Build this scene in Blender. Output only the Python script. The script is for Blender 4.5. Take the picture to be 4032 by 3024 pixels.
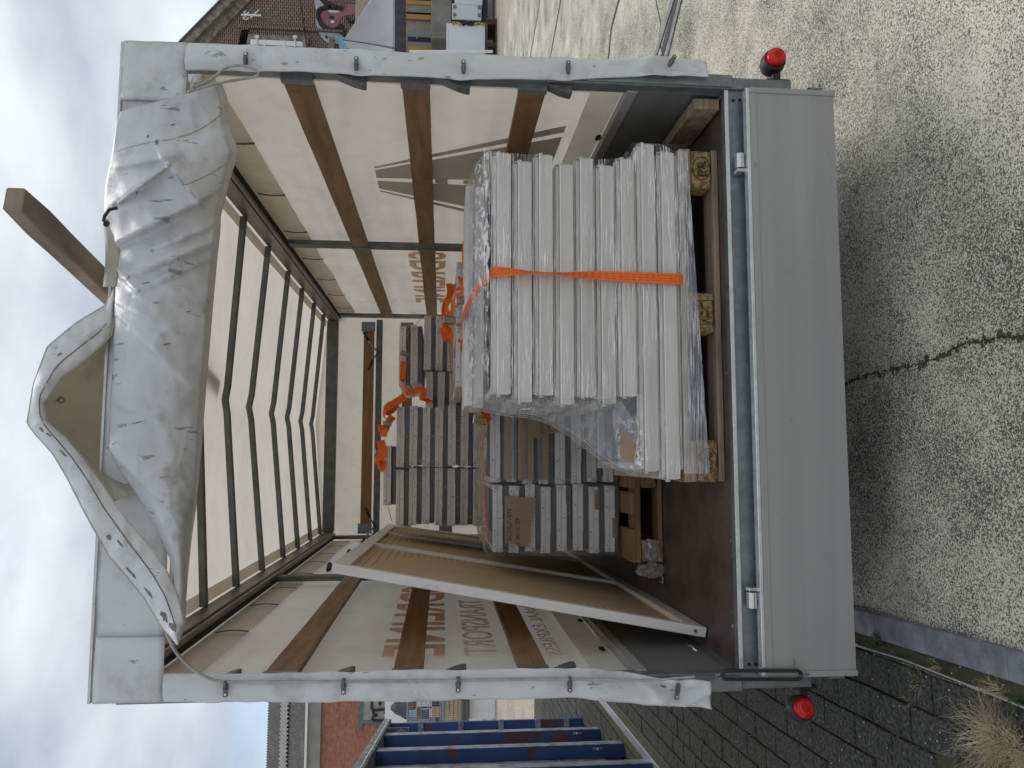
import bpy, bmesh, math, random
from mathutils import Vector, Matrix, noise
random.seed(7)
for _o in list(bpy.data.objects): bpy.data.objects.remove(_o)
S = bpy.context.scene; COL = S.collection
# ------------------------------------------------------------------ camera (portrait phone held sideways: world up points to image left)
CP = Vector((0.6967, -2.6143, 0.9899)); YAW, PIT, ROL, FPX = 0.0963, 0.0887, 0.0095, 3070.7
Fw = Vector((math.sin(YAW)*math.cos(PIT), math.cos(YAW)*math.cos(PIT), -math.sin(PIT)))
_R = Fw.cross(Vector((0, 0, 1))).normalized(); _U = _R.cross(Fw)
Rr = _R*math.cos(ROL)+_U*math.sin(ROL); Uu = -_R*math.sin(ROL)+_U*math.cos(ROL)
cd = bpy.data.cameras.new('camera'); cam = bpy.data.objects.new('camera', cd); COL.objects.link(cam)
cd.sensor_width = 36; cd.lens = 36*FPX/4032; cd.clip_start = .05; cd.clip_end = 600
M = Matrix.Identity(4)
for i in range(3):
    M[i][0] = -Uu[i]; M[i][1] = Rr[i]; M[i][2] = -Fw[i]; M[i][3] = CP[i]
cam.matrix_world = M; S.camera = cam
# ------------------------------------------------------------------ world and sun
W = bpy.data.worlds.new('World'); S.world = W; W.use_nodes = True
nt = W.node_tree; nt.nodes.clear()
def N(t, typ, **kw):
    n = t.nodes.new(typ)
    for k, v in kw.items(): setattr(n, k, v)
    return n
sky = N(nt, 'ShaderNodeTexSky'); sky.sky_type = 'NISHITA'; sky.sun_disc = False
SUN_EL, SUN_AZ = math.radians(62), math.radians(30)
sky.sun_elevation = SUN_EL; sky.sun_rotation = SUN_AZ
tc = N(nt, 'ShaderNodeTexCoord'); mp = N(nt, 'ShaderNodeMapping'); mp.inputs['Scale'].default_value = (1.0, 1.0, 2.2)
mp.inputs['Location'].default_value = (2.3, .4, 1.2)
n1 = N(nt, 'ShaderNodeTexNoise'); n1.inputs['Scale'].default_value = 2.6; n1.inputs['Detail'].default_value = 5; n1.inputs['Roughness'].default_value = .5
n1.inputs['Distortion'].default_value = .35
n2 = N(nt, 'ShaderNodeTexNoise'); n2.inputs['Scale'].default_value = 3.6; n2.inputs['Detail'].default_value = 6
r1 = N(nt, 'ShaderNodeValToRGB'); r1.color_ramp.elements[0].position = .24; r1.color_ramp.elements[1].position = .46
r2 = N(nt, 'ShaderNodeValToRGB'); r2.color_ramp.elements[0].position = .3; r2.color_ramp.elements[1].position = .7
r2.color_ramp.elements[0].color = (3.9, 4.5, 5.5, 1); r2.color_ramp.elements[1].color = (8.4, 8.8, 9.3, 1)
mx = N(nt, 'ShaderNodeMix', data_type='RGBA')
sk = N(nt, 'ShaderNodeMix', data_type='RGBA', blend_type='MULTIPLY'); sk.inputs[0].default_value = 1; sk.inputs[7].default_value = (1.6, 1.5, 1.35, 1)
bg = N(nt, 'ShaderNodeBackground'); bg.inputs['Strength'].default_value = .1
ow = N(nt, 'ShaderNodeOutputWorld')
L = nt.links.new
L(tc.outputs['Generated'], mp.inputs['Vector']); L(mp.outputs[0], n1.inputs['Vector']); L(mp.outputs[0], n2.inputs['Vector'])
L(n1.outputs['Fac'], r1.inputs[0]); L(n2.outputs['Fac'], r2.inputs[0]); L(sky.outputs[0], sk.inputs[6])
L(r1.outputs[0], mx.inputs[0]); L(sk.outputs[2], mx.inputs[6]); L(r2.outputs[0], mx.inputs[7])
L(mx.outputs[2], bg.inputs[0]); L(bg.outputs[0], ow.inputs[0])
sd = bpy.data.lights.new('sun', 'SUN'); sd.energy = 1.3; sd.angle = math.radians(32); sd.color = (1, .96, .9)
so = bpy.data.objects.new('sun', sd); COL.objects.link(so)
sdir = Vector((math.sin(SUN_AZ)*math.cos(SUN_EL), math.cos(SUN_AZ)*math.cos(SUN_EL), math.sin(SUN_EL)))
so.rotation_euler = sdir.to_track_quat('Z', 'Y').to_euler(); so.location = (0, 0, 30)
S.view_settings.view_transform = 'Standard'; S.view_settings.look = 'None'; S.view_settings.exposure = .18; S.view_settings.gamma = 1
S.view_settings.use_curve_mapping = False
S.render.engine = 'CYCLES'
S.cycles.max_bounces = 10; S.cycles.transparent_max_bounces = 16; S.cycles.diffuse_bounces = 6
G = -0.62                                                     # ground level; trailer floor is z = 0

def at(x, y, Y=None, X=None, Z=None):                         # a place seen in the photograph, put at its measured distance
    d = Fw + Rr*((1512-y)/FPX) - Uu*((x-2016)/FPX)
    t = (Y-CP.y)/d.y if Y is not None else (X-CP.x)/d.x if X is not None else (Z-CP.z)/d.z
    return CP + d*t
# ------------------------------------------------------------------ materials
MATS = {}
def mat(name, c1, c2=None, rough=.6, metal=0, scale=8, stretch=(1, 1, 1), bump=.0, dirt=0, dirtc=(.08, .075, .06), dscale=3, dlo=.5, dhi=.7,
        transl=0, tcol=None, spec=.5, lo=.35, hi=.65, detail=6, bscale=None, rot=(0, 0, 0), bdist=.01, scratch=None, vary=None):
    m = bpy.data.materials.new(name); m.use_nodes = True; t = m.node_tree; t.nodes.clear(); l = t.links.new
    c2 = c2 or tuple(min(1, v*.8) for v in c1)
    tc = N(t, 'ShaderNodeTexCoord'); oi = N(t, 'ShaderNodeObjectInfo'); ad = N(t, 'ShaderNodeVectorMath', operation='ADD')
    sc = N(t, 'ShaderNodeVectorMath', operation='SCALE'); cb = N(t, 'ShaderNodeCombineXYZ')
    for i in range(3): l(oi.outputs['Random'], cb.inputs[i])
    l(cb.outputs[0], sc.inputs[0]); sc.inputs['Scale'].default_value = 17.3
    l(tc.outputs['Object'], ad.inputs[0]); l(sc.outputs[0], ad.inputs[1])
    mp = N(t, 'ShaderNodeMapping'); mp.inputs['Scale'].default_value = stretch; mp.inputs['Rotation'].default_value = rot
    l(ad.outputs[0], mp.inputs['Vector'])
    n = N(t, 'ShaderNodeTexNoise'); n.inputs['Scale'].default_value = scale; n.inputs['Detail'].default_value = detail; n.inputs['Roughness'].default_value = .6
    l(mp.outputs[0], n.inputs['Vector'])
    r = N(t, 'ShaderNodeValToRGB'); e = r.color_ramp.elements; e[0].position = lo; e[1].position = hi; e[0].color = (*c1, 1); e[1].color = (*c2, 1)
    facs = n.outputs['Fac']
    if vary:                                                  # a slow noise shifts the mix of light and dark grains
        vn = N(t, 'ShaderNodeTexNoise'); vn.inputs['Scale'].default_value = vary[0]; vn.inputs['Detail'].default_value = 5; vn.inputs['Roughness'].default_value = .65; l(ad.outputs[0], vn.inputs['Vector'])
        va = N(t, 'ShaderNodeMath', operation='MULTIPLY_ADD'); l(vn.outputs['Fac'], va.inputs[0]); va.inputs[1].default_value = vary[1]; va.inputs[2].default_value = -.5*vary[1]
        vb = N(t, 'ShaderNodeMath', operation='ADD'); l(va.outputs[0], vb.inputs[0]); l(facs, vb.inputs[1]); facs = vb.outputs[0]
    l(facs, r.inputs[0]); colr = r.outputs[0]
    if scratch:                                               # short dark scuffs: (amount, stretch, scale, threshold, rotation)
        sm = N(t, 'ShaderNodeMapping'); sm.inputs['Scale'].default_value = scratch[1]; sm.inputs['Rotation'].default_value = scratch[4]; l(ad.outputs[0], sm.inputs['Vector'])
        sn = N(t, 'ShaderNodeTexNoise'); sn.inputs['Scale'].default_value = scratch[2]; sn.inputs['Detail'].default_value = 3; l(sm.outputs[0], sn.inputs['Vector'])
        sr = N(t, 'ShaderNodeMapRange'); sr.inputs[1].default_value = scratch[3]; sr.inputs[2].default_value = scratch[3]+.03; sr.inputs[4].default_value = scratch[0]; l(sn.outputs['Fac'], sr.inputs[0])
        sx_ = N(t, 'ShaderNodeMix', data_type='RGBA'); l(sr.outputs[0], sx_.inputs[0]); l(colr, sx_.inputs[6]); sx_.inputs[7].default_value = (.10, .095, .085, 1); colr = sx_.outputs[2]
    if dirt:
        dn = N(t, 'ShaderNodeTexNoise'); dn.inputs['Scale'].default_value = dscale; dn.inputs['Detail'].default_value = 8; dn.inputs['Roughness'].default_value = .7
        l(ad.outputs[0], dn.inputs['Vector'])
        dr = N(t, 'ShaderNodeMapRange'); dr.inputs[1].default_value = dlo; dr.inputs[2].default_value = dhi; dr.inputs[4].default_value = dirt
        l(dn.outputs['Fac'], dr.inputs[0])
        dm = N(t, 'ShaderNodeMix', data_type='RGBA'); l(dr.outputs[0], dm.inputs[0]); l(colr, dm.inputs[6]); dm.inputs[7].default_value = (*dirtc, 1); colr = dm.outputs[2]
    p = N(t, 'ShaderNodeBsdfPrincipled'); p.inputs['Roughness'].default_value = rough; p.inputs['Metallic'].default_value = metal
    p.inputs['Specular IOR Level'].default_value = spec
    l(colr, p.inputs['Base Color']); out = N(t, 'ShaderNodeOutputMaterial'); sh = p.outputs[0]
    if bump:
        b = N(t, 'ShaderNodeBump'); b.inputs['Strength'].default_value = bump; b.inputs['Distance'].default_value = bdist
        if bscale:
            n3 = N(t, 'ShaderNodeTexNoise'); n3.inputs['Scale'].default_value = bscale; n3.inputs['Detail'].default_value = 4; l(mp.outputs[0], n3.inputs['Vector']); l(n3.outputs['Fac'], b.inputs['Height'])
        else: l(n.outputs['Fac'], b.inputs['Height'])
        l(b.outputs[0], p.inputs['Normal'])
    if transl:
        tr = N(t, 'ShaderNodeBsdfTranslucent'); ms = N(t, 'ShaderNodeMixShader'); ms.inputs[0].default_value = transl
        if tcol: 
            tm = N(t, 'ShaderNodeMix', data_type='RGBA', blend_type='MULTIPLY'); tm.inputs[0].default_value = 1; l(colr, tm.inputs[6]); tm.inputs[7].default_value = (*tcol, 1); l(tm.outputs[2], tr.inputs['Color'])
        else: l(colr, tr.inputs['Color'])
        l(sh, ms.inputs[1]); l(tr.outputs[0], ms.inputs[2]); sh = ms.outputs[0]
    l(sh, out.inputs['Surface']); m['_c'] = 1; MATS[name] = m; m.node_tree.nodes.active = p
    return m
def film(name, axis_stretch, base=.10, glint=.6, thr=.60, scale=20, tint=(.85, .86, .88), bs=.9):
    m = bpy.data.materials.new(name); m.use_nodes = True; t = m.node_tree; t.nodes.clear(); l = t.links.new
    tc = N(t, 'ShaderNodeTexCoord'); mp = N(t, 'ShaderNodeMapping'); mp.inputs['Scale'].default_value = axis_stretch; l(tc.outputs['Object'], mp.inputs['Vector'])
    n = N(t, 'ShaderNodeTexNoise'); n.inputs['Scale'].default_value = scale; n.inputs['Detail'].default_value = 5; n.inputs['Roughness'].default_value = .65; n.inputs['Distortion'].default_value = .6
    l(mp.outputs[0], n.inputs['Vector'])
    n2 = N(t, 'ShaderNodeTexNoise'); n2.inputs['Scale'].default_value = 3.5; n2.inputs['Detail'].default_value = 2; l(tc.outputs['Object'], n2.inputs['Vector'])
    mpb = N(t, 'ShaderNodeMapping'); mpb.inputs['Scale'].default_value = axis_stretch; mpb.inputs['Rotation'].default_value = (0, .16, 0); mpb.inputs['Location'].default_value = (3, 1, 2); l(tc.outputs['Object'], mpb.inputs['Vector'])
    nb = N(t, 'ShaderNodeTexNoise'); nb.inputs['Scale'].default_value = scale*1.4; nb.inputs['Detail'].default_value = 4; nb.inputs['Roughness'].default_value = .6; l(mpb.outputs[0], nb.inputs['Vector'])
    mxx = N(t, 'ShaderNodeMath', operation='MAXIMUM'); l(n.outputs['Fac'], mxx.inputs[0]); l(nb.outputs['Fac'], mxx.inputs[1])
    mr = N(t, 'ShaderNodeMapRange'); mr.inputs[1].default_value = thr; mr.inputs[2].default_value = thr+.05; mr.inputs[3].default_value = 0; mr.inputs[4].default_value = glint; l(mxx.outputs[0], mr.inputs[0])  # opaque white streaks painted in as the film's specular glints
    mr2 = N(t, 'ShaderNodeMapRange'); mr2.inputs[1].default_value = .35; mr2.inputs[2].default_value = .6; l(n2.outputs['Fac'], mr2.inputs[0])
    mu = N(t, 'ShaderNodeMath', operation='MULTIPLY'); l(mr.outputs[0], mu.inputs[0]); l(mr2.outputs[0], mu.inputs[1])
    ad = N(t, 'ShaderNodeMath', operation='ADD'); ad.inputs[1].default_value = base; l(mu.outputs[0], ad.inputs[0])
    p = N(t, 'ShaderNodeBsdfPrincipled'); p.inputs['Base Color'].default_value = (*tint, 1); p.inputs['Roughness'].default_value = .18
    b = N(t, 'ShaderNodeBump'); b.inputs['Strength'].default_value = bs; b.inputs['Distance'].default_value = .01; l(n.outputs['Fac'], b.inputs['Height']); l(b.outputs[0], p.inputs['Normal'])
    tr = N(t, 'ShaderNodeBsdfTransparent'); ms = N(t, 'ShaderNodeMixShader'); l(ad.outputs[0], ms.inputs[0]); l(tr.outputs[0], ms.inputs[1]); l(p.outputs[0], ms.inputs[2])
    out = N(t, 'ShaderNodeOutputMaterial'); l(ms.outputs[0], out.inputs['Surface']); MATS[name] = m; return m

mat('cover', (.74, .74, .73), (.64, .64, .63), rough=.4, scale=3, scratch=(.55, (12, 3, 5), 3, .68, (0, 1.2, 0)), dirt=.75, dirtc=(.22, .205, .17), dscale=5, dlo=.52, dhi=.80, bump=.12, bscale=7, transl=.12)
mat('cover_scuffed', (.59, .59, .59), (.49, .49, .49), rough=.30, scale=2.5, dirt=.8, dirtc=(.16, .15, .13), dscale=7, dlo=.55, dhi=.80, bump=.35, bscale=6, bdist=.02, transl=.06, scratch=(.6, (14, 3, 3.5), 3.2, .66, (.0, .5, 0)))
mat('cover_inside', (.60, .56, .45), (.50, .46, .36), rough=.5, scale=3, dirt=.6, dirtc=(.26, .22, .18), dscale=6, dlo=.5, dhi=.75, transl=.3)
mat('front_white', (.86, .83, .77), (.80, .77, .71), rough=.6, scale=3, transl=.5, tcol=(1, .95, .88), dirt=.3, dirtc=(.5, .47, .42), dscale=8)
mat('hem_pale', (.82, .80, .76), (.74, .72, .68), rough=.5, scale=4, transl=.5, tcol=(1, .98, .95), dirt=.3, dirtc=(.4, .38, .34), dscale=8)
mat('tarp_wall', (.80, .765, .705), (.73, .69, .625), rough=.5, scale=2.2, dirt=.35, dirtc=(.46, .43, .38), dscale=7, dlo=.5, dhi=.8, bump=.1, bscale=4, transl=.55, tcol=(.99, .95, .895))
mat('tarp_hem', (.70, .665, .60), (.63, .595, .53), rough=.5, scale=3, dirt=.3, dirtc=(.40, .37, .33), dscale=8, transl=.45, tcol=(.97, .88, .78))
mat('print_brown', (.86, .70, .58), rough=.5, transl=.66, scale=4, c2=(.82, .66, .54))
mat('print_dark', (.66, .61, .56), rough=.5, transl=.6, scale=4, c2=(.62, .57, .52))
mat('print_grey', (.84, .80, .75), rough=.5, transl=.66, scale=4, c2=(.80, .76, .71))
mat('plank', (.28, .155, .075), (.16, .085, .040), rough=.62, scale=3.2, stretch=(9, .9, 9), dirt=.45, dirtc=(.05, .026, .012), dscale=8, dlo=.56, dhi=.72, bump=.15)
mat('plank_across', (.32, .165, .07), (.19, .09, .035), rough=.62, scale=3.2, stretch=(.9, 9, 9), dirt=.4, dirtc=(.05, .026, .012), dscale=8, dlo=.58, dhi=.72, bump=.15)
mat('old_beam', (.30, .225, .155), (.15, .11, .075), rough=.8, scale=4, stretch=(1, .6, 6), dirt=.6, dirtc=(.10, .075, .05), dscale=9, bump=.3)
mat('galv', (.24, .265, .27), (.17, .19, .195), rough=.42, metal=.55, scale=22, dirt=.4, dirtc=(.12, .13, .12), dscale=12, bump=.05)
mat('galv_dark', (.16, .17, .165), (.10, .108, .10), rough=.5, metal=.45, scale=12, dirt=.3, dscale=10)
mat('galv_edge', (.78, .80, .82), (.62, .64, .66), rough=.25, metal=.7, scale=20)
mat('rail_alu', (.24, .20, .165), (.17, .14, .115), rough=.4, metal=.4, scale=5, stretch=(1, .3, 1), dirt=.4, dirtc=(.08, .065, .05), dscale=6)
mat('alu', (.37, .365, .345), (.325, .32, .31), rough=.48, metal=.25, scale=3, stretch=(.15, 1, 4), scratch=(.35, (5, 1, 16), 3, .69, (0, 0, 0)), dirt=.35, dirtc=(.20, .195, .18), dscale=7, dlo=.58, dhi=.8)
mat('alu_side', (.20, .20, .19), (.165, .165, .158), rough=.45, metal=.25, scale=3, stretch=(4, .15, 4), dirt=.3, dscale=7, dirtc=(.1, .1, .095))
mat('steel_bright', (.72, .72, .70), (.55, .55, .53), rough=.22, metal=.9, scale=30, stretch=(1, 1, 4))
mat('floor_ply', (.115, .08, .068), (.06, .042, .036), rough=.45, scale=9, stretch=(1, 1, 1), vary=(2, .3), dirt=.6, dirtc=(.20, .16, .14), dscale=22, dlo=.55, dhi=.85, bump=.04)
mat('profile', (.60, .57, .52), (.47, .44, .39), rough=.42, scale=4, stretch=(.25, 3, 5), dirt=.30, dirtc=(.42, .38, .33), dscale=5, dlo=.5, dhi=.8)
mat('profile_end', (.80, .77, .73), (.68, .65, .61), rough=.45, scale=4, stretch=(.5, 3, 5), dirt=.35, dirtc=(.2, .18, .16), dscale=7)
mat('roller', (.55, .54, .52), rough=.3, scale=20)
mat('dark_pane', (.035, .04, .045), (.10, .11, .115), rough=.28, scale=14, stretch=(.25, 1, 9), lo=.45, hi=.62, bump=.3)
mat('brown_edge', (.36, .26, .17), (.24, .17, .11), rough=.7, scale=8, stretch=(.3, 1, 6))
mat('blue_edge', (.16, .20, .22), (.11, .14, .16), rough=.6, scale=8, stretch=(.3, 1, 6))
mat('screen_panel', (.62, .44, .26), (.54, .38, .22), rough=.7, scale=3, bump=.15, bscale=60)
mat('white_wood', (.78, .75, .72), (.70, .66, .62), rough=.5, scale=4, stretch=(3, 3, .5), dirt=.4, dirtc=(.42, .34, .28), dscale=7, dlo=.58, dhi=.75)
mat('black_rubber', (.012, .012, .013), (.02, .02, .02), rough=.5, scale=20)
mat('black_gap', (.01, .01, .01), rough=.9)
mat('strap_dark', (.11, .10, .09), (.07, .065, .06), rough=.8, scale=30)
mat('webbing', (.96, .19, .022), (.90, .15, .015), rough=.55, scale=120, bump=.2, bdist=.001, transl=.1)
mat('stitch', (.20, .03, .008), rough=.8)
mat('brass_steel', (.26, .235, .12), (.16, .14, .07), rough=.35, metal=.8, scale=20)
mat('cardboard', (.36, .25, .16), (.31, .21, .135), rough=.8, scale=6, dirt=.2, dscale=8, dirtc=(.2, .13, .08))
mat('marker', (.05, .018, .01), rough=.8)
mat('chipblock', (.36, .24, .11), (.13, .08, .035), rough=.9, scale=60, bump=.6, bdist=.006, lo=.4, hi=.6)
mat('pallet_wood', (.36, .26, .165), (.17, .12, .08), rough=.75, scale=4, stretch=(.7, 7, 9), dirt=.5, dirtc=(.12, .085, .05), dscale=6, bump=.25)
mat('pallet_brown', (.34, .195, .095), (.19, .105, .05), rough=.75, scale=4, stretch=(.7, 7, 9), dirt=.5, dirtc=(.10, .06, .03), dscale=6, bump=.25)
mat('score', (.32, .22, .125), rough=.9)
mat('burnt', (.035, .02, .01), rough=.9)
mat('red_lens', (.78, .015, .012), (.60, .008, .008), rough=.12, scale=8, transl=.35)
mat('red_core', (.95, .06, .03), rough=.2)
mat('concrete', (.70, .655, .52), (.085, .085, .07), rough=.9, scale=190, lo=.435, hi=.575, detail=5, bump=.6, bdist=.006, vary=(1.9, .36), dirt=.6, dirtc=(.12, .12, .09), dscale=2.3, dlo=.54, dhi=.76)
mat('concrete_far', (.47, .41, .31), (.24, .21, .165), rough=.9, scale=22, lo=.4, hi=.65, vary=(.5, .3), stretch=(1, 1, 1), bump=.3, dirt=.5, dirtc=(.25, .225, .19), dscale=.5)
mat('joint', (.09, .085, .075), (.05, .05, .04), rough=.95, scale=12)
mat('moss', (.075, .075, .03), (.04, .038, .025), rough=1, scale=30, bump=.8)
mat('paver', (.030, .030, .027), (.105, .103, .092), rough=.95, scale=70, lo=.38, hi=.66, detail=10, bump=1, bdist=.008, dirt=1, dirtc=(.50, .50, .47), dscale=75, dlo=.655, dhi=.68, spec=.2)
mat('paver_far', (.17, .165, .145), (.09, .09, .08), rough=.9, scale=40, bump=.5)
mat('kerb', (.26, .26, .285), (.15, .15, .165), rough=.6, scale=14, dirt=.6, dirtc=(.06, .05, .045), dscale=20, bump=.4, metal=.1)
mat('rail_top', (.52, .50, .54), (.40, .38, .42), rough=.28, metal=.6, scale=4)
mat('rust_dark', (.10, .075, .055), (.05, .04, .03), rough=.8, scale=25)
mat('container_blue', (.055, .12, .31), (.035, .08, .22), rough=.42, scale=3, vary=(1, .3), scratch=(.5, (4, 4, 1), 3, .66, (0, 0, 0)), dirt=.9, dirtc=(.15, .06, .03), dscale=2.6, dlo=.55, dhi=.59, bump=.05)
mat('container_pale', (.36, .41, .46), (.22, .28, .37), rough=.5, scale=9, dirt=.9, dirtc=(.13, .07, .04), dscale=8, dlo=.50, dhi=.60)  # pale tone paints the sky's reflection on outward faces; rust spots are wear
mat('rail_rusty', (.22, .20, .19), (.12, .10, .09), rough=.6, scale=10, dirt=.8, dirtc=(.30, .36, .42), dscale=9, dlo=.5, dhi=.56)
mat('roof_tile', (.14, .135, .125), (.06, .06, .055), rough=.85, scale=9, dirt=.5, dirtc=(.22, .21, .19), dscale=1)
mat('grey_board', (.30, .30, .27), (.24, .24, .21), rough=.8, scale=2)
mat('white_paint', (.78, .78, .77), (.70, .70, .69), rough=.4, scale=3)
mat('teal_frame', (.12, .165, .17), rough=.6)
mat('graf_wall', (.50, .49, .45), (.30, .29, .26), rough=.9, scale=2, dirt=.6, dscale=1.5)
mat('black_paint', (.02, .018, .02), rough=.6)
mat('graf_pink', (.36, .15, .17), (.20, .09, .10), rough=.8, scale=5)
mat('graf_pale', (.55, .57, .60), (.30, .36, .42), rough=.8, scale=6)
mat('graf_hot', (.75, .22, .45), rough=.8)
mat('graf_blue', (.25, .50, .62), rough=.8)
mat('stone_trim', (.30, .27, .22), (.12, .105, .085), rough=.9, scale=5, bump=.4)
mat('tent', (.40, .40, .405), (.36, .36, .365), rough=.6, scale=1.5, transl=.15)
mat('tent_dark', (.045, .045, .05), (.03, .03, .035), rough=.6, scale=3, stretch=(9, 9, .3), transl=.05)
mat('yellow_wood', (.52, .29, .06), (.46, .25, .05), rough=.6, scale=3)
mat('glass_grey', (.20, .23, .26), (.27, .30, .33), rough=.2, scale=.6)
mat('olive_steel', (.16, .155, .125), (.27, .265, .24), rough=.35, metal=.5, scale=1.2)
mat('white_box', (.72, .75, .79), (.68, .71, .75), rough=.25, scale=2)
mat('dark_wood', (.10, .06, .035), (.05, .03, .02), rough=.8, scale=5)
mat('blue_dark', (.01, .04, .12), rough=.5)
mat('cable_yellow', (.50, .36, .03), rough=.5)
mat('umbrella', (.06, .075, .085), (.035, .045, .05), rough=.7, scale=9, stretch=(4, 4, .5))
mat('timber_pale', (.62, .44, .22), (.48, .32, .15), rough=.7, scale=6)
mat('straw', (.66, .56, .36), (.34, .26, .14), rough=.8, scale=5, transl=.2)
mat('leaf', (.05, .10, .025), (.035, .065, .02), rough=.6, scale=30, transl=.25)
mat('leaf_grass', (.06, .13, .035), (.045, .09, .025), rough=.6, scale=30, transl=.25)
mat('rope', (.42, .42, .40), (.30, .30, .285), rough=.5, scale=30)
mat('pebble', (.62, .62, .58), rough=.8)
mat('far_grey', (.33, .325, .30), (.26, .255, .24), rough=.9, scale=1)
def brickmat(name, c1, c2, mortar, bw, bh, ms=.012):
    m = bpy.data.materials.new(name); m.use_nodes = True; t = m.node_tree; p = t.nodes['Principled BSDF']; l = t.links.new
    tc = N(t, 'ShaderNodeTexCoord'); sp = N(t, 'ShaderNodeSeparateXYZ'); cb = N(t, 'ShaderNodeCombineXYZ'); l(tc.outputs['Object'], sp.inputs[0]); l(sp.outputs[0], cb.inputs[0]); l(sp.outputs[2], cb.inputs[1])
    b = N(t, 'ShaderNodeTexBrick'); b.inputs['Scale'].default_value = 1; b.inputs['Brick Width'].default_value = bw; b.inputs['Row Height'].default_value = bh; b.inputs['Mortar Size'].default_value = ms
    b.inputs['Color1'].default_value = (*c1, 1); b.inputs['Color2'].default_value = (*c2, 1); b.inputs['Mortar'].default_value = (*mortar, 1); l(cb.outputs[0], b.inputs['Vector'])
    n = N(t, 'ShaderNodeTexNoise'); n.inputs['Scale'].default_value = 6; l(cb.outputs[0], n.inputs['Vector'])
    mr = N(t, 'ShaderNodeMapRange'); mr.inputs[3].default_value = .6; mr.inputs[4].default_value = 1.4; l(n.outputs['Fac'], mr.inputs[0])
    mm = N(t, 'ShaderNodeMix', data_type='RGBA', blend_type='MULTIPLY'); mm.inputs[0].default_value = 1; l(b.outputs['Color'], mm.inputs[6]); l(mr.outputs[0], mm.inputs[7])
    l(mm.outputs[2], p.inputs['Base Color']); p.inputs['Roughness'].default_value = .9
    bu = N(t, 'ShaderNodeBump'); bu.inputs['Strength'].default_value = .5; bu.inputs['Distance'].default_value = .01; bu.invert = True; l(b.outputs['Fac'], bu.inputs['Height']); l(bu.outputs[0], p.inputs['Normal'])
    MATS[name] = m; return m
brickmat('brick_dark', (.065, .030, .026), (.11, .048, .040), (.30, .26, .20), .26, .085, .014)
brickmat('brick_red', (.32, .12, .075), (.20, .075, .055), (.42, .34, .28), .24, .085, .012)
brickmat('brick_orange', (.42, .165, .09), (.29, .115, .065), (.30, .20, .15), .22, .065, .008)
mat('brick_piece', (.34, .10, .055), (.20, .06, .035), rough=.9, scale=1.5, bump=.3)
mat('mortar', (.45, .36, .29), rough=.95)
film('film_front', (1.1, 1, 46), base=.035, glint=.95, thr=.578, scale=6, tint=(1, .99, .97), bs=.25)
film('film_top', (3, 3, 5), base=.14, glint=.95, thr=.55, scale=7, tint=(.95, .95, .96))
film('film_arch', (3.0, 3, 9), base=.30, glint=.55, thr=.52, scale=6, tint=(.60, .61, .62))
film('film_skirt', (1, 1, 46), base=.22, glint=.9, thr=.54, scale=5, tint=(.9, .9, .92))
film('film_side', (14, 1, 1.2), base=.09, glint=.6, thr=.64, scale=7, tint=(.75, .76, .78))
film('film_dull', (5, 5, 2), base=.30, glint=.4, thr=.5, scale=6, tint=(.62, .58, .52))
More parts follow.
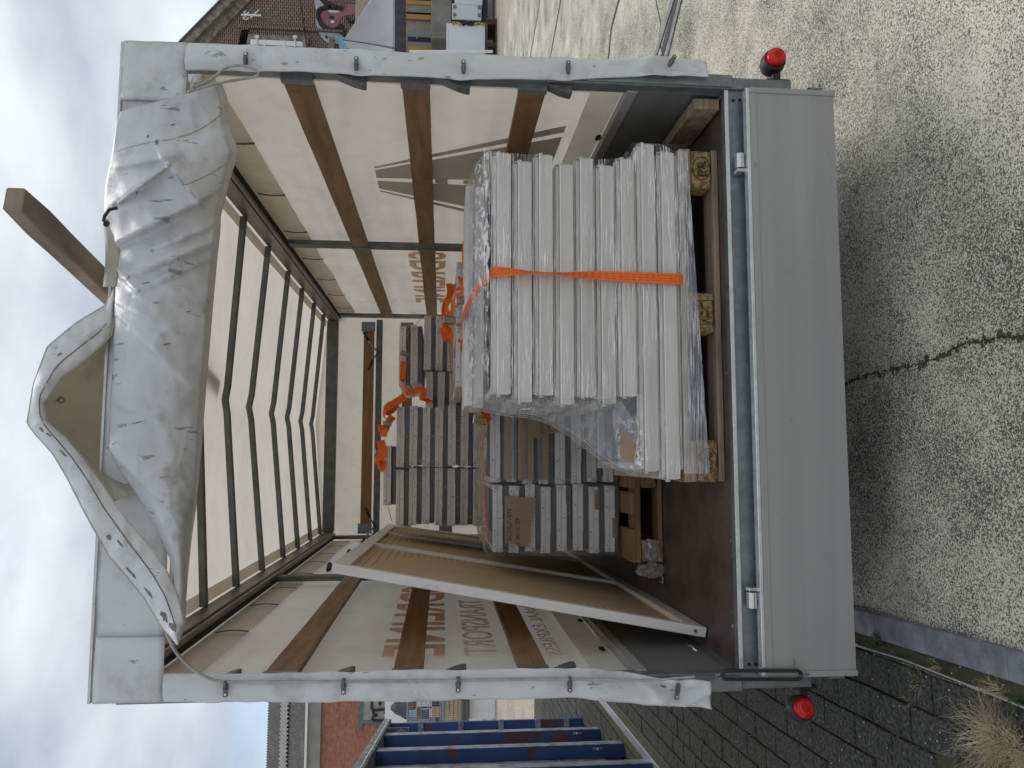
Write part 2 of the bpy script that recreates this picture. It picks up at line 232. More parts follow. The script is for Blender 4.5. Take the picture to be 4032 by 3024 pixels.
# ------------------------------------------------------------------ mesh builder
ORG = {}
def org(o): return ORG.get(o.name, Vector((0, 0, 0))) if o else Vector((0, 0, 0))
class MB:
    def __init__(s): s.v = []; s.f = []
    def add(s, vs, fs):
        n = len(s.v); s.v += [Vector(v) for v in vs]; s.f += [tuple(i+n for i in f) for f in fs]; return s
    def box(s, x0, x1, y0, y1, z0, z1):
        return s.add([(x0, y0, z0), (x1, y0, z0), (x1, y1, z0), (x0, y1, z0), (x0, y0, z1), (x1, y0, z1), (x1, y1, z1), (x0, y1, z1)],
                     [(0, 3, 2, 1), (4, 5, 6, 7), (0, 1, 5, 4), (1, 2, 6, 5), (2, 3, 7, 6), (3, 0, 4, 7)])
    def beam(s, a, b, w, h, up=(0, 0, 1)):
        a = Vector(a); b = Vector(b); d = (b-a).normalized(); sx = d.cross(Vector(up)).normalized(); sz = sx.cross(d)
        vs = []
        for p in (a, b):
            for i, j in ((-1, -1), (1, -1), (1, 1), (-1, 1)): vs.append(p+sx*w/2*i+sz*h/2*j)
        return s.add(vs, [(0, 1, 2, 3), (7, 6, 5, 4), (0, 4, 5, 1), (1, 5, 6, 2), (2, 6, 7, 3), (3, 7, 4, 0)])
    def tube(s, pts, r, n=8, closed=False):
        pts = [Vector(p) for p in pts]; m = len(pts); rings = []
        for i, p in enumerate(pts):
            a = pts[(i-1) % m] if closed or i else p; b = pts[(i+1) % m] if closed or i < m-1 else p
            d = (b-a).normalized(); u = d.cross(Vector((0, 0, 1)))
            if u.length < .1: u = d.cross(Vector((0, 1, 0)))
            u.normalize(); w = d.cross(u)
            rings.append([p+(u*math.cos(k*2*math.pi/n)+w*math.sin(k*2*math.pi/n))*(r[i] if isinstance(r, list) else r) for k in range(n)])
        vs = [v for R in rings for v in R]; fs = []
        for i in range(m if closed else m-1):
            j = (i+1) % m
            for k in range(n): fs.append((i*n+k, i*n+(k+1) % n, j*n+(k+1) % n, j*n+k))
        if not closed: fs += [tuple(range(n))[::-1], tuple((m-1)*n+k for k in range(n))]
        return s.add(vs, fs)
    def cyl(s, a, b, r, n=16): return s.tube([a, b], r, n)
    def prism(s, poly, d):
        d = Vector(d); n = len(poly); P = [Vector(p) for p in poly]
        return s.add(P+[p+d for p in P], [tuple(range(n))[::-1], tuple(range(n, 2*n))]+[(i, (i+1) % n, (i+1) % n+n, i+n) for i in range(n)])
    def grid(s, fn, nu, nv):
        return s.add([fn(i/nu, j/nv) for j in range(nv+1) for i in range(nu+1)],
                     [(j*(nu+1)+i, j*(nu+1)+i+1, (j+1)*(nu+1)+i+1, (j+1)*(nu+1)+i) for j in range(nv) for i in range(nu)])
    def build(s, name, m, parent=None, smooth=False, bevel=0, solid=0):
        o0 = org(parent); me = bpy.data.meshes.new(name)
        me.from_pydata([tuple(v-o0) for v in s.v], [], s.f); me.update()
        bm = bmesh.new(); bm.from_mesh(me); bmesh.ops.recalc_face_normals(bm, faces=bm.faces); bm.to_mesh(me); bm.free()
        me.materials.append(MATS[m] if isinstance(m, str) else m)
        if smooth: me.polygons.foreach_set('use_smooth', [True]*len(me.polygons))
        o = bpy.data.objects.new(name, me); COL.objects.link(o); o.parent = parent
        if parent: ORG[o.name] = o0
        if solid:
            q = o.modifiers.new('thick', 'SOLIDIFY'); q.thickness = solid; q.offset = 0
        if bevel:
            q = o.modifiers.new('edge', 'BEVEL'); q.width = bevel; q.segments = 2; q.limit_method = 'ANGLE'; q.angle_limit = .6
        return o
def thing(name, label, cat, loc=(0, 0, 0), group=None):
    o = bpy.data.objects.new(name, None); COL.objects.link(o); o.location = loc; ORG[o.name] = Vector(loc)
    o['label'] = label; o['category'] = cat; o.empty_display_size = .1
    if group: o['group'] = group
    return o
def tag(o, label, cat, group=None):
    o['label'] = label; o['category'] = cat
    if group: o['group'] = group
    return o
def struct(o): o['kind'] = 'structure'; return o
def stuff(o, label=None, cat=None):
    o['kind'] = 'stuff'
    if label: o['label'] = label; o['category'] = cat
    return o
def copy_tree(o, parent=None):
    c = o.copy(); COL.objects.link(c); c.parent = parent
    for ch in list(o.children): copy_tree(ch, c)
    return c
def inst(src, name, loc, rz=0, parent=None, sc=None):
    c = bpy.data.objects.new(name, src.data); COL.objects.link(c); c.parent = parent; c.location = Vector(loc)-org(parent); c.rotation_euler = (0, 0, rz)
    for md in src.modifiers:
        q = c.modifiers.new(md.name, md.type)
        if md.type == 'BEVEL': q.width = md.width; q.segments = md.segments; q.limit_method = md.limit_method; q.angle_limit = md.angle_limit
    if sc: c.scale = sc
    return c
def text(body, name, m, parent, origin, xd, yd, size, width=None, thick=.0015, bold=0, shear=0, height=None):
    cu = bpy.data.curves.new(name, 'FONT'); cu.body = body; cu.size = 1; cu.extrude = thick; cu.offset = bold; cu.space_character = 1.05
    t = bpy.data.objects.new('tmp_text', cu); COL.objects.link(t); dg = bpy.context.evaluated_depsgraph_get()
    me = bpy.data.meshes.new_from_object(t.evaluated_get(dg)); bpy.data.objects.remove(t)
    xs = [v.co.x for v in me.vertices]; ys = [v.co.y for v in me.vertices]
    x0, x1, y0, y1 = min(xs), max(xs), min(ys), max(ys); xd = Vector(xd).normalized(); yd = Vector(yd).normalized(); nd = xd.cross(yd)
    sy = (height or size)/(y1-y0); sx = (width/(x1-x0)) if width else sy; O = Vector(origin)-org(parent)
    for v in me.vertices:
        a = (v.co.x-x0)*sx; b = (v.co.y-y0)*sy; z = v.co.z
        v.co = O+xd*(a+b*shear)+yd*b+nd*z
    me.materials.clear(); me.materials.append(MATS[m]); o = bpy.data.objects.new(name, me); COL.objects.link(o); o.parent = parent; return o
def lerp(a, b, t): return a+(b-a)*t
def sample(pl, t):                                            # polyline of tuples at t in 0..1 by length
    n = len(pl); ds = [0]
    for i in range(1, n): ds.append(ds[-1]+math.dist(pl[i], pl[i-1]))
    d = t*ds[-1]
    for i in range(1, n):
        if d <= ds[i] or i == n-1:
            k = (d-ds[i-1])/max(1e-9, ds[i]-ds[i-1]); return tuple(lerp(pl[i-1][j], pl[i][j], k) for j in range(len(pl[0])))
def smoothpl(pl, it=2):
    for _ in range(it):
        q = [pl[0]]
        for i in range(len(pl)-1):
            a, b = pl[i], pl[i+1]
            q.append(tuple(lerp(a[j], b[j], .25) for j in range(len(a)))); q.append(tuple(lerp(a[j], b[j], .75) for j in range(len(a))))
        q.append(pl[-1]); pl = q
    return pl
def nz(x, y, z=0): return noise.noise(Vector((x, y, z)))
# =================================================================== GROUND
b = MB().box(-60, 60, -8, 300, G-.2, G); ground = struct(b.build('ground', 'concrete_far'))
b = MB().grid(lambda u, v: (lerp(-.02, 12, u), lerp(-6, 22, v), G+.006), 2, 2); cs = b.build('concrete_slab', 'concrete'); struct(cs)
# paving left of the kerb rail, block by block
pb = MB().add([(-3.6, -1.2, G+.004), (-.0, -1.2, G+.004), (-.3, 11, G+.004), (-3.8, 11, G+.004)], [(0, 1, 2, 3)]); paving = struct(pb.build('paving', 'moss'))
def px_of(X, Y): return .115-.052*(Y+.3)                       # centre of the near rail
BW, BL = .127, .245
pm = []
for k in range(5):
    q = MB(); w, l, h = BW/2-.0045, BL/2-.0045, .022
    c = [(-w, -l), (w, -l), (w, l), (-w, l)]; j = [(random.uniform(-.003, .003), random.uniform(-.003, .003)) for _ in c]
    c = [(a[0]+d[0], a[1]+d[1]) for a, d in zip(c, j)]
    top = [(x*.95, y*.975, h+random.uniform(-.002, .002)) for x, y in c]
    q.add([(x, y, 0) for x, y in c]+[(x, y, h-.005) for x, y in c]+top,
          [(0, 1, 5, 4), (1, 2, 6, 5), (2, 3, 7, 6), (3, 0, 4, 7), (4, 5, 9, 8), (5, 6, 10, 9), (6, 7, 11, 10), (7, 4, 8, 11), (8, 9, 10, 11)])
    o = q.build('paver', 'paver', paving); pm.append(o)
def seen(p, mg=60):
    d = Vector(p)-CP; z = d.dot(Fw)
    if z < .2: return False
    x = 2016-FPX*d.dot(Uu)/z; y = 1512-FPX*d.dot(Rr)/z
    return -mg < x < 4032+mg and -mg < y < 3024+mg
spots = []
for r in range(30):
    for k in range(-4, 46):
        Y = k*BL+(r % 2)*BL/2; X = px_of(0, Y)-.105-BW*(r+.5)
        if -1.5+.052*0 < X-px_of(0, Y)+1.45 < -1.37+0 and False: continue
        off = px_of(0, Y)-X
        if 1.36 < off < 1.60: continue
        if seen((X, Y, G), 40) and Y < 10: spots.append((Y, X, r, k))
spots.sort(); near = spots[:290]; far = spots[290:]
vis = 0
for i, (Y, X, r, k) in enumerate(near):
    o = pm[i] if i < len(pm) else inst(random.choice(pm), 'paver', (0, 0, 0), 0, paving)
    o.location = (X, Y, G+random.uniform(-.003, .003)-.004); o.rotation_euler = (random.uniform(-.012, .012), random.uniform(-.012, .012), math.radians(3.0)+random.uniform(-.012, .012)+(math.pi if random.random() < .5 else 0))
fb = MB()
for (Y, X, r, k) in far:
    w, l = BW/2-.006, BL/2-.006; z = G+.015+random.uniform(-.003, .003)
    fb.box(X-w, X+w, Y-l, Y+l, G, z)
if far: stuff(fb.build('paver', 'paver', paving))
# rails of the yard track set into the ground
def rail(pts, w, name, label, m='kerb', top=.016):
    b = MB()
    for (a, c) in zip(pts, pts[1:]): b.beam((a[0], a[1], G+top/2), (c[0], c[1], G+top/2), w, top)
    return tag(b.build(name, m, bevel=.004), label, 'rail')
rail([(px_of(0, Y), Y) for Y in (-1.4, -.5, .5, 2, 5, 12)], .088, 'track_rail', 'worn grey steel rail sunk between pale concrete and dark pavers', 'kerb', .030)
rail([(px_of(0, Y)-1.475, Y) for Y in (1, 3.2, 5.1, 9, 16)], .075, 'track_rail', 'shiny steel rail in the paving beside the blue container', 'rail_top', .045)
rail([(px_of(0, Y)-1.475+.105, Y) for Y in (1, 3.2, 5.1, 9, 16)], .018, 'guard_rail', 'thin rusty guard rail next to the shiny rail by the container', 'rust_dark', .03)
# mossy strip and cable along the near rail
b = MB(); b.grid(lambda u, v: (px_of(0, lerp(-1.2, 3, v))-.044-u*(.055+.03*nz(v*14, 3)), lerp(-1.2, 3, v), G+.012+.012*nz(v*40, u*6)), 6, 90); stuff(b.build('moss', 'moss', paving))
b = MB(); b.tube([(px_of(0, Y)-.085-.012*math.sin(Y*2)-max(0, -Y)*.05, Y, G+.03) for Y in [-.7+.1*i for i in range(14)]], .0028, 6); tag(b.build('ground_cable', 'rope'), 'thin grey cable lying beside the kerb rail in the weeds', 'cable')
# slab joints, tracks and crack on the right
def strip(pts, w, z=.010, name='slab_joint', m='joint'):
    b = MB()
    for (a, c) in zip(pts, pts[1:]):
        a = Vector((*a, G+z)); c = Vector((*c, G+z)); d = (c-a).normalized(); s = Vector((-d.y, d.x, 0))*w/2
        b.add([a-s, a+s, c+s, c-s], [(0, 1, 2, 3)])
    return struct(b.build(name, m))
def G2(x, y): p = at(x, y, Z=G); return (p.x, p.y)
strip([G2(2385, 330), G2(2400, 215), G2(2410, 110), G2(2440, 0), G2(2470, -80)], .05)
strip([G2(2160, 300), G2(2170, 220), G2(2190, 110), G2(2210, 0), G2(2228, -60)], .07)
strip([G2(2085, 250), G2(2090, 220), G2(2110, 110), G2(2128, 0)], .05)
strip([G2(2575, -60), G2(2590, 20), G2(2605, 90), G2(2598, 160), G2(2620, 230)], .010)
def rstrip(pts, w, name, label):
    b = MB()
    for (a, c) in zip(pts, pts[1:]): b.beam((a[0], a[1], G+.010), (c[0], c[1], G+.010), w, .012)
    tag(b.build(name, 'kerb'), label, 'rail')
rstrip([G2(2575, 330), G2(2588, 215), G2(2655, 0), G2(2700, -120)], .065, 'track_rail', 'flat rusty rail across the yard nearer the grey tent')
rstrip([G2(2615, 330), G2(2632, 215), G2(2685, 0), G2(2735, -120)], .065, 'track_rail', 'flat rusty rail across the yard nearer the trailer')
strip([G2(2596, 330), G2(2610, 215), G2(2670, 0), G2(2717, -120)], .10, .0085)
crk = [(3300, 1510), (3350, 1500), (3420, 1470), (3470, 1468), (3520, 1452), (3580, 1440), (3640, 1425), (3700, 1408), (3790, 1350), (3880, 1345), (3960, 1320), (4060, 1335)]
b = MB(); mo = MB()
pts = [at(x+random.uniform(-4, 4), y+random.uniform(-7, 7), Z=G+.0085) for x, y in smoothpl(crk, 3)]
for i, (a, c) in enumerate(zip(pts, pts[1:])):
    d = (c-a).normalized(); s_ = Vector((-d.y, d.x, 0)); w0 = .0012+.004*max(0, nz(i*.35, 2))+.002*random.random()
    b.add([a-s_*w0, a+s_*w0*.8, c+s_*w0*.8, c-s_*w0], [(0, 1, 2, 3)])
    if nz(i*.21, 9) > -.05 or i > len(pts)*.6:
        p = a+s_*random.uniform(-.012, .012); r = random.uniform(.004, .013)
        q = [p+Vector((math.cos(k*.785)*r*random.uniform(.5, 1.4), math.sin(k*.785)*r*random.uniform(.5, 1.2), -.0012)) for k in range(8)]; mo.add(q+[p+Vector((0, 0, .002))], [(k, (k+1) % 8, 8) for k in range(8)])
mat('crack_dark', (.03, .028, .02), rough=1)
b.build('crack', 'crack_dark', cs); stuff(mo.build('moss', 'moss', cs))
# pebbles and grit
b = MB()
for _ in range(150):
    p = at(random.uniform(2600, 4030), random.uniform(2450, 3010), Z=G+.024)
    r = random.uniform(.0012, .0035); b.add([p+Vector((r, 0, 0)), p+Vector((0, r, 0)), p+Vector((-r, 0, 0)), p+Vector((0, -r, 0)), p+Vector((0, 0, r))], [(0, 1, 4), (1, 2, 4), (2, 3, 4), (3, 0, 4)])
stuff(b.build('pebbles', 'pebble'), 'white grit and pebbles scattered on the dark pavers', 'pebbles')
# weeds
def tuft(px, py, n, h, spread, m, label, name='grass_tuft', w=.0011, lean=(0, 0), z=.02):
    c = at(px, py, Z=G+z); b = MB()
    for i in range(n):
        a = random.uniform(0, 6.28); rr = random.uniform(0, .25)*spread; p0 = c+Vector((math.cos(a)*rr, math.sin(a)*rr, -.01))
        L_ = h*random.uniform(.4, 1); a += random.uniform(-.5, .5); dx, dy = math.cos(a)*spread*random.uniform(.3, 1)+lean[0], math.sin(a)*spread*random.uniform(.3, 1)+lean[1]
        s = Vector((-dy, dx, 0)).normalized()*w*random.uniform(.6, 1.2); last = None; k = random.uniform(-.3, .4)
        for j in range(8):
            t = j/7; q = p0+Vector((dx*t, dy*t, L_*(t-k*t*t)))+Vector((nz(i*1.7, t*3)*.05*spread/.1*t, nz(t*3, i*1.3)*.05*spread/.1*t, nz(i*.9, t*4)*.02*t))
            ww = s*(1-t*.85); pr = (q-ww, q+ww)
            if last: b.add([last[0], last[1], pr[1], pr[0]], [(0, 1, 2, 3)])
            last = pr
    o = b.build(name, m); return tag(o, label, 'grass' if 'grass' in name else 'weed')
tuft(3920, 2890, 260, .085, .15, 'straw', 'large dry straw coloured grass clump at the paving edge', lean=(-.02, .03))
tuft(4010, 2960, 200, .07, .13, 'straw', 'second dry grass clump in the corner of the paving', lean=(-.01, .02))
tuft(3930, 2720, 45, .06, .07, 'straw', 'small dry grass tuft against the kerb rail')
tuft(3610, 2655, 60, .05, .05, 'leaf_grass', 'green grass tuft growing by the thin cable')
tuft(3625, 2690, 22, .04, .06, 'straw', 'dry blades spreading from under the green tuft')
tuft(3690, 2625, 18, .04, .04, 'straw', 'tiny pale straw tuft between cable and kerb rail')
tuft(3580, 2765, 14, .03, .04, 'straw', 'thin dry sprig on the dark pavers')
tuft(3990, 2900, 26, .06, .06, 'leaf_grass', 'green blades within the dry grass clump')
def weed(px, py, n, r, label, broad=.3):
    c = at(px, py, Z=G+.02); b = MB()
    for i in range(n):
        a = i*2.4+random.uniform(-.2, .2); L_ = r*random.uniform(.6, 1); d = Vector((math.cos(a), math.sin(a), 0)); s = Vector((-d.y, d.x, 0)); rows = []
        for j in range(6):
            t = j/5; w = L_*broad*math.sin(math.pi*min(1, t*.9+.08))*.5*(1+.35*((j % 2)*2-1)); q = c+d*L_*t+Vector((0, 0, .03*math.sin(t*2.4)*L_/.06))
            rows.append((q-s*w+Vector((0, 0, w*.3)), q, q+s*w+Vector((0, 0, w*.3))))
        for p, q in zip(rows, rows[1:]): b.add([p[0], p[1], p[2], q[0], q[1], q[2]], [(0, 1, 4, 3), (1, 2, 5, 4)])
    return tag(b.build('weed', 'leaf'), label, 'weed')
weed(3465, 2525, 11, .045, 'dandelion like rosette growing beside the kerb rail')
weed(3362, 2480, 12, .05, 'dark green weed half under the tailgate edge')
weed(3545, 2890, 6, .022, 'tiny two leafed seedling in a paver joint', .6)
weed(3420, 2815, 5, .012, 'tiny reddish seedling in the pavers', .5)
weed(4010, 2775, 7, .03, 'small round leafed weed by the dry grass', .6)
weed(3645, 2950, 5, .012, 'speck of weed low in the paving', .5)
weed(2770, 2916, 5, .03, 'small leaf lying on the pavers near the container', .5)
# =================================================================== TRAILER
T = thing('trailer', 'white tarpaulin covered trailer with open rear and lowered grey tailgate', 'trailer', (1, 2.3, G))
MB().box(0.0, 2.0, .0, 4.6, -.018, 0).build('floor', 'floor_ply', T)
b = MB(); b.box(-.02, .06, -.02, 4.62, -.14, -.02).box(1.94, 2.02, -.02, 4.62, -.14, -.02)
for Y in (.7, 1.4, 2.1, 2.8, 3.5, 4.4): b.box(.06, 1.94, Y, Y+.06, -.12, -.02)
b.box(.25, .33, -.0, 5.6, -.26, -.1405).box(1.67, 1.75, .0, 5.6, -.26, -.1405).box(.05, 1.95, .03, .12, -.27, -.141)
b.build('chassis', 'galv', T)
MB().box(.02, 1.98, .03, .05, -.42, -.272).build('shade_bar', 'galv', T)  # unseen bar added behind the tailgate to darken the ground below
for X in (.18, 1.60):
    for Y in (2.2, 2.85):
        w = MB(); w.cyl((X, Y, G+.29), (X+.2, Y, G+.29), .29, 28); wo = w.build('wheel', 'black_rubber', T, bevel=.03)
        MB().cyl((X-.004, Y, G+.29), (X+.204, Y, G+.29), .17, 24).build('rim', 'galv', wo)
# sill
sl = MB(); sl.box(-.0, 2.0, -.035, .0, -.085, .004).build('sill', 'galv', T)
MB().box(0, 2.0, -.041, -.0355, -.008, .006).build('sill_edge', 'galv_edge', T, bevel=.001)
MB().box(0, 2.0, -.05, -.0355, -.085, -.079).build('sill_edge', 'galv_edge', T)
# sideboards
for X0, X1, ci in ((-.025, 0.0, 0), (2.0, 2.025, 1)):
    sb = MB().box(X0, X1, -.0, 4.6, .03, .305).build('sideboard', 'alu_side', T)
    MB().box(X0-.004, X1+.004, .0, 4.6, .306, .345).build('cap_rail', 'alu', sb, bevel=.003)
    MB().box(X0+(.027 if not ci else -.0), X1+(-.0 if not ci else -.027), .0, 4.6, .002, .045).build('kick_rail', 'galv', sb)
# loose shackle ring on left kick rail
b = MB(); c = Vector((.008, .25, .055)); b.tube([c+Vector((.01*math.sin(k*.5), .045*math.cos(k*.5), .012+.018*math.sin(k*.5))) for k in range(12)], .004, 6, True); b.build('lashing_ring', 'steel_bright', T)
# posts
def post(X0, X1, Y0, Y1, z0, z1, m='galv'): 
    p = MB().box(X0, X1, Y0, Y1, z0, z1); return p.build('post', m, T, bevel=.004)
post(2.002, 2.045, -.045, .02, -.24, 1.98); post(-.055, -.002, -.045, .02, -.24, 1.98)
post(2.005, 2.050, -.055, -.0455, -.02, .50); post(-.06, -.012, -.055, -.0455, .0, .33)
for Y in (2.09, 4.48):
    for X in (-.012, 1.987): post(X, X+.03, Y, Y+.085, .35, 2.0, 'galv_dark')
# roof rails, front beam
for X0 in (-.02, 1.955):
    b = MB(); b.box(X0, X0+.065, .03, 4.6, 1.955, 2.035); b.box(X0+.008, X0+.055, .03, 4.6, 1.935, 1.955); b.build('roof_rail', 'rail_alu', T, bevel=.004)
    MB().box(X0+(.012 if X0 < 1 else .030), X0+(.03 if X0 < 1 else .050), .03, 4.6, 1.925, 1.9345).build('roof_rail', 'black_gap', T)
MB().box(.045, 1.955, 4.53, 4.6, 1.945, 2.045).build('front_beam', 'galv_dark', T, bevel=.004)
# roof bows
BY = (.95, 1.50, 2.08, 2.69, 3.22, 3.77, 4.28)
for Y in BY:
    rk = min(1, (Y+.02)/1.9); pr = [(.045, 2.018), (.93, 2.018+.080*rk), (1.0, 2.018+.094*rk), (1.07, 2.018+.080*rk), (1.955, 2.018)]; b = MB(); sh = .11
    vs = []
    for x, z in pr:
        yy = Y+sh*(.5-x/2)+.02
        for dy, dz in ((-.018, 0), (.018, 0), (.018, .03), (-.018, .03)): vs.append((x, yy+dy, z+dz))
    fs = [(0, 1, 2, 3), (16, 19, 18, 17)]
    for i in range(4):
        for k in range(4): fs.append((i*4+k, i*4+(k+1) % 4, (i+1)*4+(k+1) % 4, (i+1)*4+k))
    b.add(vs, fs).build('roof_bow', 'galv_dark', T, bevel=.003)
# tarpaulin roof, side walls, front wall
def roofz(x, y=9): return 2.052+.092*(1-abs(x-1)/1.02)**.9*min(1, max(0, (y+.02)/1.9))
def roof(u, v):
    x = lerp(-.045, 2.062, u); y = lerp(-.05, 4.68, v); sag = 0
    ph = [yy for yy in BY]; dmin = min(abs(y-(yy+.11*(.5-x/2)+.02)) for yy in ph); sag = .012*min(1, dmin/.25)
    return (x, y, roofz(max(-.02, min(2.02, x)), y)+.004*nz(x*3, y*3))
rf = MB().grid(roof, 44, 90).build('roof_tarpaulin', 'tarp_wall', T, smooth=True)
for X0 in (.045, 1.895):   # darker hem strip glued along the roof's edge
    b = MB(); b.grid(lambda u, v: (lerp(X0, X0+.06, u), lerp(.1, 4.55, v), roofz(lerp(X0, X0+.06, u), lerp(.1, 4.55, v))-.009), 1, 8); b.build('roof_hem', 'tarp_hem', rf)
def wallf(sgn, X):
    def f(u, v):
        y = lerp(-.04, 4.66, u); z = lerp(.325, 2.055, v)
        k = .013*nz(y*1.1, z*5.5, sgn*3)+.008*(1-abs(nz(y*1.6, z*11, sgn*5)))**2+.006*nz(y*9, z*1.2)*(1-v)
        return (X+sgn*(abs(k)*.9+.002), y, z)
    return f
wl = MB().grid(wallf(-1, -.04), 160, 70).build('side_tarpaulin', 'tarp_wall', T, smooth=True)
wr = MB().grid(wallf(1, 2.04), 160, 70).build('side_tarpaulin', 'tarp_wall', T, smooth=True)
wf = MB().grid(lambda u, v: (lerp(-.04, 2.05, u), 4.665+.006*nz(u*9, v*9), lerp(.3, 2.16, v)-.10*abs(u-.5)*2*(v > .9)), 20, 20).build('front_tarpaulin', 'front_white', T, smooth=True)
for w, X, s in ((wl, -.034, 1), (wr, 2.034, -1)):
    for z0, z1 in ((.345, .46), (1.80, 1.95)):
        b = MB(); b.grid(lambda u, v: (X+s*.004*nz(u*9, v*3)-s*.001, lerp(-.03, 4.6, u), lerp(z0, z1, v)+(.012*nz(u*8, 7) if v > .5 and z0 < 1 or v < .5 and z0 > 1 else 0)), 60, 3); b.build('tarpaulin_hem', 'tarp_hem' if z0 > 1 else 'hem_pale', w, smooth=True)
    b = MB(); b.grid(lambda u, v: (X+s*.001, lerp(-.03, .09, u), lerp(.46, 1.8, v)), 1, 4); b.build('tarpaulin_hem', 'hem_pale', w)
# hanging straps from the roof rails
for X, s, ys in ((2.0, 1, (.63, 1.28, 1.93, 2.55, 3.15, 3.7, 4.25)), (-.0, -1, (.8, 1.4, 1.9, 2.45, 3.0, 3.5, 4.0))):
    for Y in ys:
        b = MB(); b.grid(lambda u, v: (X+s*.024-s*.008*math.sin(v*3), Y+.02*u+.01*v, lerp(1.925, 1.79, v)), 1, 6); b.build('tie_strap', 'strap_dark', T, solid=.002)
# black plastic eyelets low on the side tarpaulins
def eyelet(x, y, X, w):
    c = at(x, y, X=X); s = 1 if X < 1 else -1; b = MB()
    pts = [(c.x+s*.003, c.y+.022*math.cos(a)*1.0+(.006 if math.cos(a) > 0 else -.006), c.z+.011*math.sin(a)) for a in [k*math.pi/8 for k in range(16)]]
    b.prism(pts, (s*.006, 0, 0)); b.build('eyelet', 'black_rubber', w, bevel=.002)
for x, y in ((2285, 2448), (2370, 2560)): eyelet(x, y, -.03, wl)
eyelet(2355, 537, 2.03, wr)
# print on side tarpaulins (read from outside, so reversed from in here)
text('SDRLINE', 'lettering', 'print_brown', wl, (-.028, 1.93, .968), (0, -1, 0), (0, 0, 1), .245, width=1.56, bold=.022, height=.24, thick=.001, shear=0)
text('TRANSPORT', 'lettering', 'print_grey', wl, (-.028, 1.50, .775), (0, -1, 0), (0, 0, 1), .12, width=1.13, bold=.004, height=.125, thick=.001)
text('NATIONAAL EXPRESS', 'lettering', 'print_grey', wl, (-.028, 1.78, .532), (0, -1, 0), (0, 0, 1), .055, width=1.45, height=.057, thick=.001, bold=-.006)
text('SDRLINE', 'lettering', 'print_brown', wr, (2.028, 2.36, .975), (0, 1, 0), (0, 0, 1), .25, width=1.63, bold=.022, height=.25, thick=.001)
text('TRANSPORT', 'lettering', 'print_grey', wr, (2.028, 2.75, .775), (0, 1, 0), (0, 0, 1), .12, width=1.13, bold=.004, height=.125, thick=.001)
rd = MB()
def rp(pts): rd.prism([(2.0275, y, z) for y, z in pts], (.001, 0, 0))
zt, zb = 1.312, .506
def ry(a, b, z): k = (zt-z)/(zt-zb); return lerp(a, b, k)
rp([(.887, zt), (.906, zt), (.434, zb), (.369, zb)])
rp([(1.200, zt), (1.218, zt), (1.75, zb), (1.68, zb)])
rp([(.93, zt), (1.030, zt), (ry(1.03, 1.0, .86), .86), (1.0, zb), (.479, zb)])
rp([(1.068, zt), (1.175, zt), (1.62, zb), (1.11, zb), (ry(1.068, 1.11, .86), .86)])
for za, zz in ((1.035, .975), (.90, .80), (.68, .56)): rp([(1.025, za), (1.074, za), (1.09, zz), (1.01, zz)])
rd.build('road_emblem', 'print_dark', wr)
# planks in the side walls
for z0, z1 in ((.638, .733), (1.045, 1.140), (1.445, 1.545)):
    for X in (-.002, 1.981):
        for (ya, yb) in ((-.01, 2.10), (2.165, 4.49)):
            pk = MB(); n = 22
            pk.grid(lambda u, v: (X+.0+(.021 if .25 < v < .75 or v > 2 else 0), 0, 0), 1, 1); pk = MB()
            xa, xb = X, X+.021
            wob = lambda y, s: .0025*nz(y*2.3, s*9, X*5+z0)
            vs = []
            for i in range(n+1):
                y = lerp(ya, yb, i/n); vs += [(xa, y, z0+wob(y, 1)), (xb, y, z0+wob(y, 1)), (xb, y, z1+wob(y, 2)), (xa, y, z1+wob(y, 2))]
            fs = [(0, 1, 2, 3), (4*n+3, 4*n+2, 4*n+1, 4*n)]
            for i in range(n):
                for k in range(4): fs.append((4*i+k, 4*i+(k+1) % 4, 4*i+4+(k+1) % 4, 4*i+4+k))
            pk.add(vs, fs).build('plank', 'plank', T, bevel=.0015)
        MB().box(X-.002 if X < 1 else X-.004, X+(.025 if X < 1 else .023), 2.095, 2.17, z0-.004, z1+.006).build('plank_bracket', 'galv_dark', T)
        MB().box(X-.012 if X < 1 else X-.003, X+(.024 if X < 1 else .035), -.02, .012, z0-.003, z1+.004).build('plank_bracket', 'galv', T)
for z0, z1 in ((1.62, 1.715), (1.27, 1.36), (.9, .99)):
    MB().box(.05, 1.93, 4.565, 4.59, z0, z1).build('plank', 'plank_across', T, bevel=.002)
    for X in (.03, 1.86): MB().box(X, X+.09, 4.55, 4.564, z0-.008, z1+.02).build('plank_bracket', 'galv', T, bevel=.003)
MB().box(.02, 1.955, 4.455, 4.505, 1.538, 1.592).build('cross_bar', 'galv_dark', T, bevel=.003)
def crank(X, s):
    b = MB(); b.tube([(X, 4.45, 1.57), (X+.02*s, 4.42, 1.60), (X+.10*s, 4.41, 1.66)], .008, 8); b.tube([(X, 4.45, 1.57), (X-.05*s, 4.42, 1.60), (X-.08*s, 4.41, 1.615)], .008, 8)
    o = b.build('lock_handle', 'galv', T, smooth=True)
    MB().tube([(X+.10*s, 4.41, 1.66), (X+.17*s, 4.40, 1.70)], .013, 10).build('grip', 'black_rubber', o, smooth=True)
    MB().tube([(X-.08*s, 4.41, 1.615), (X-.17*s, 4.40, 1.655)], .013, 10).build('grip', 'black_rubber', o, smooth=True)
crank(1.66, 1); crank(.10, -1)
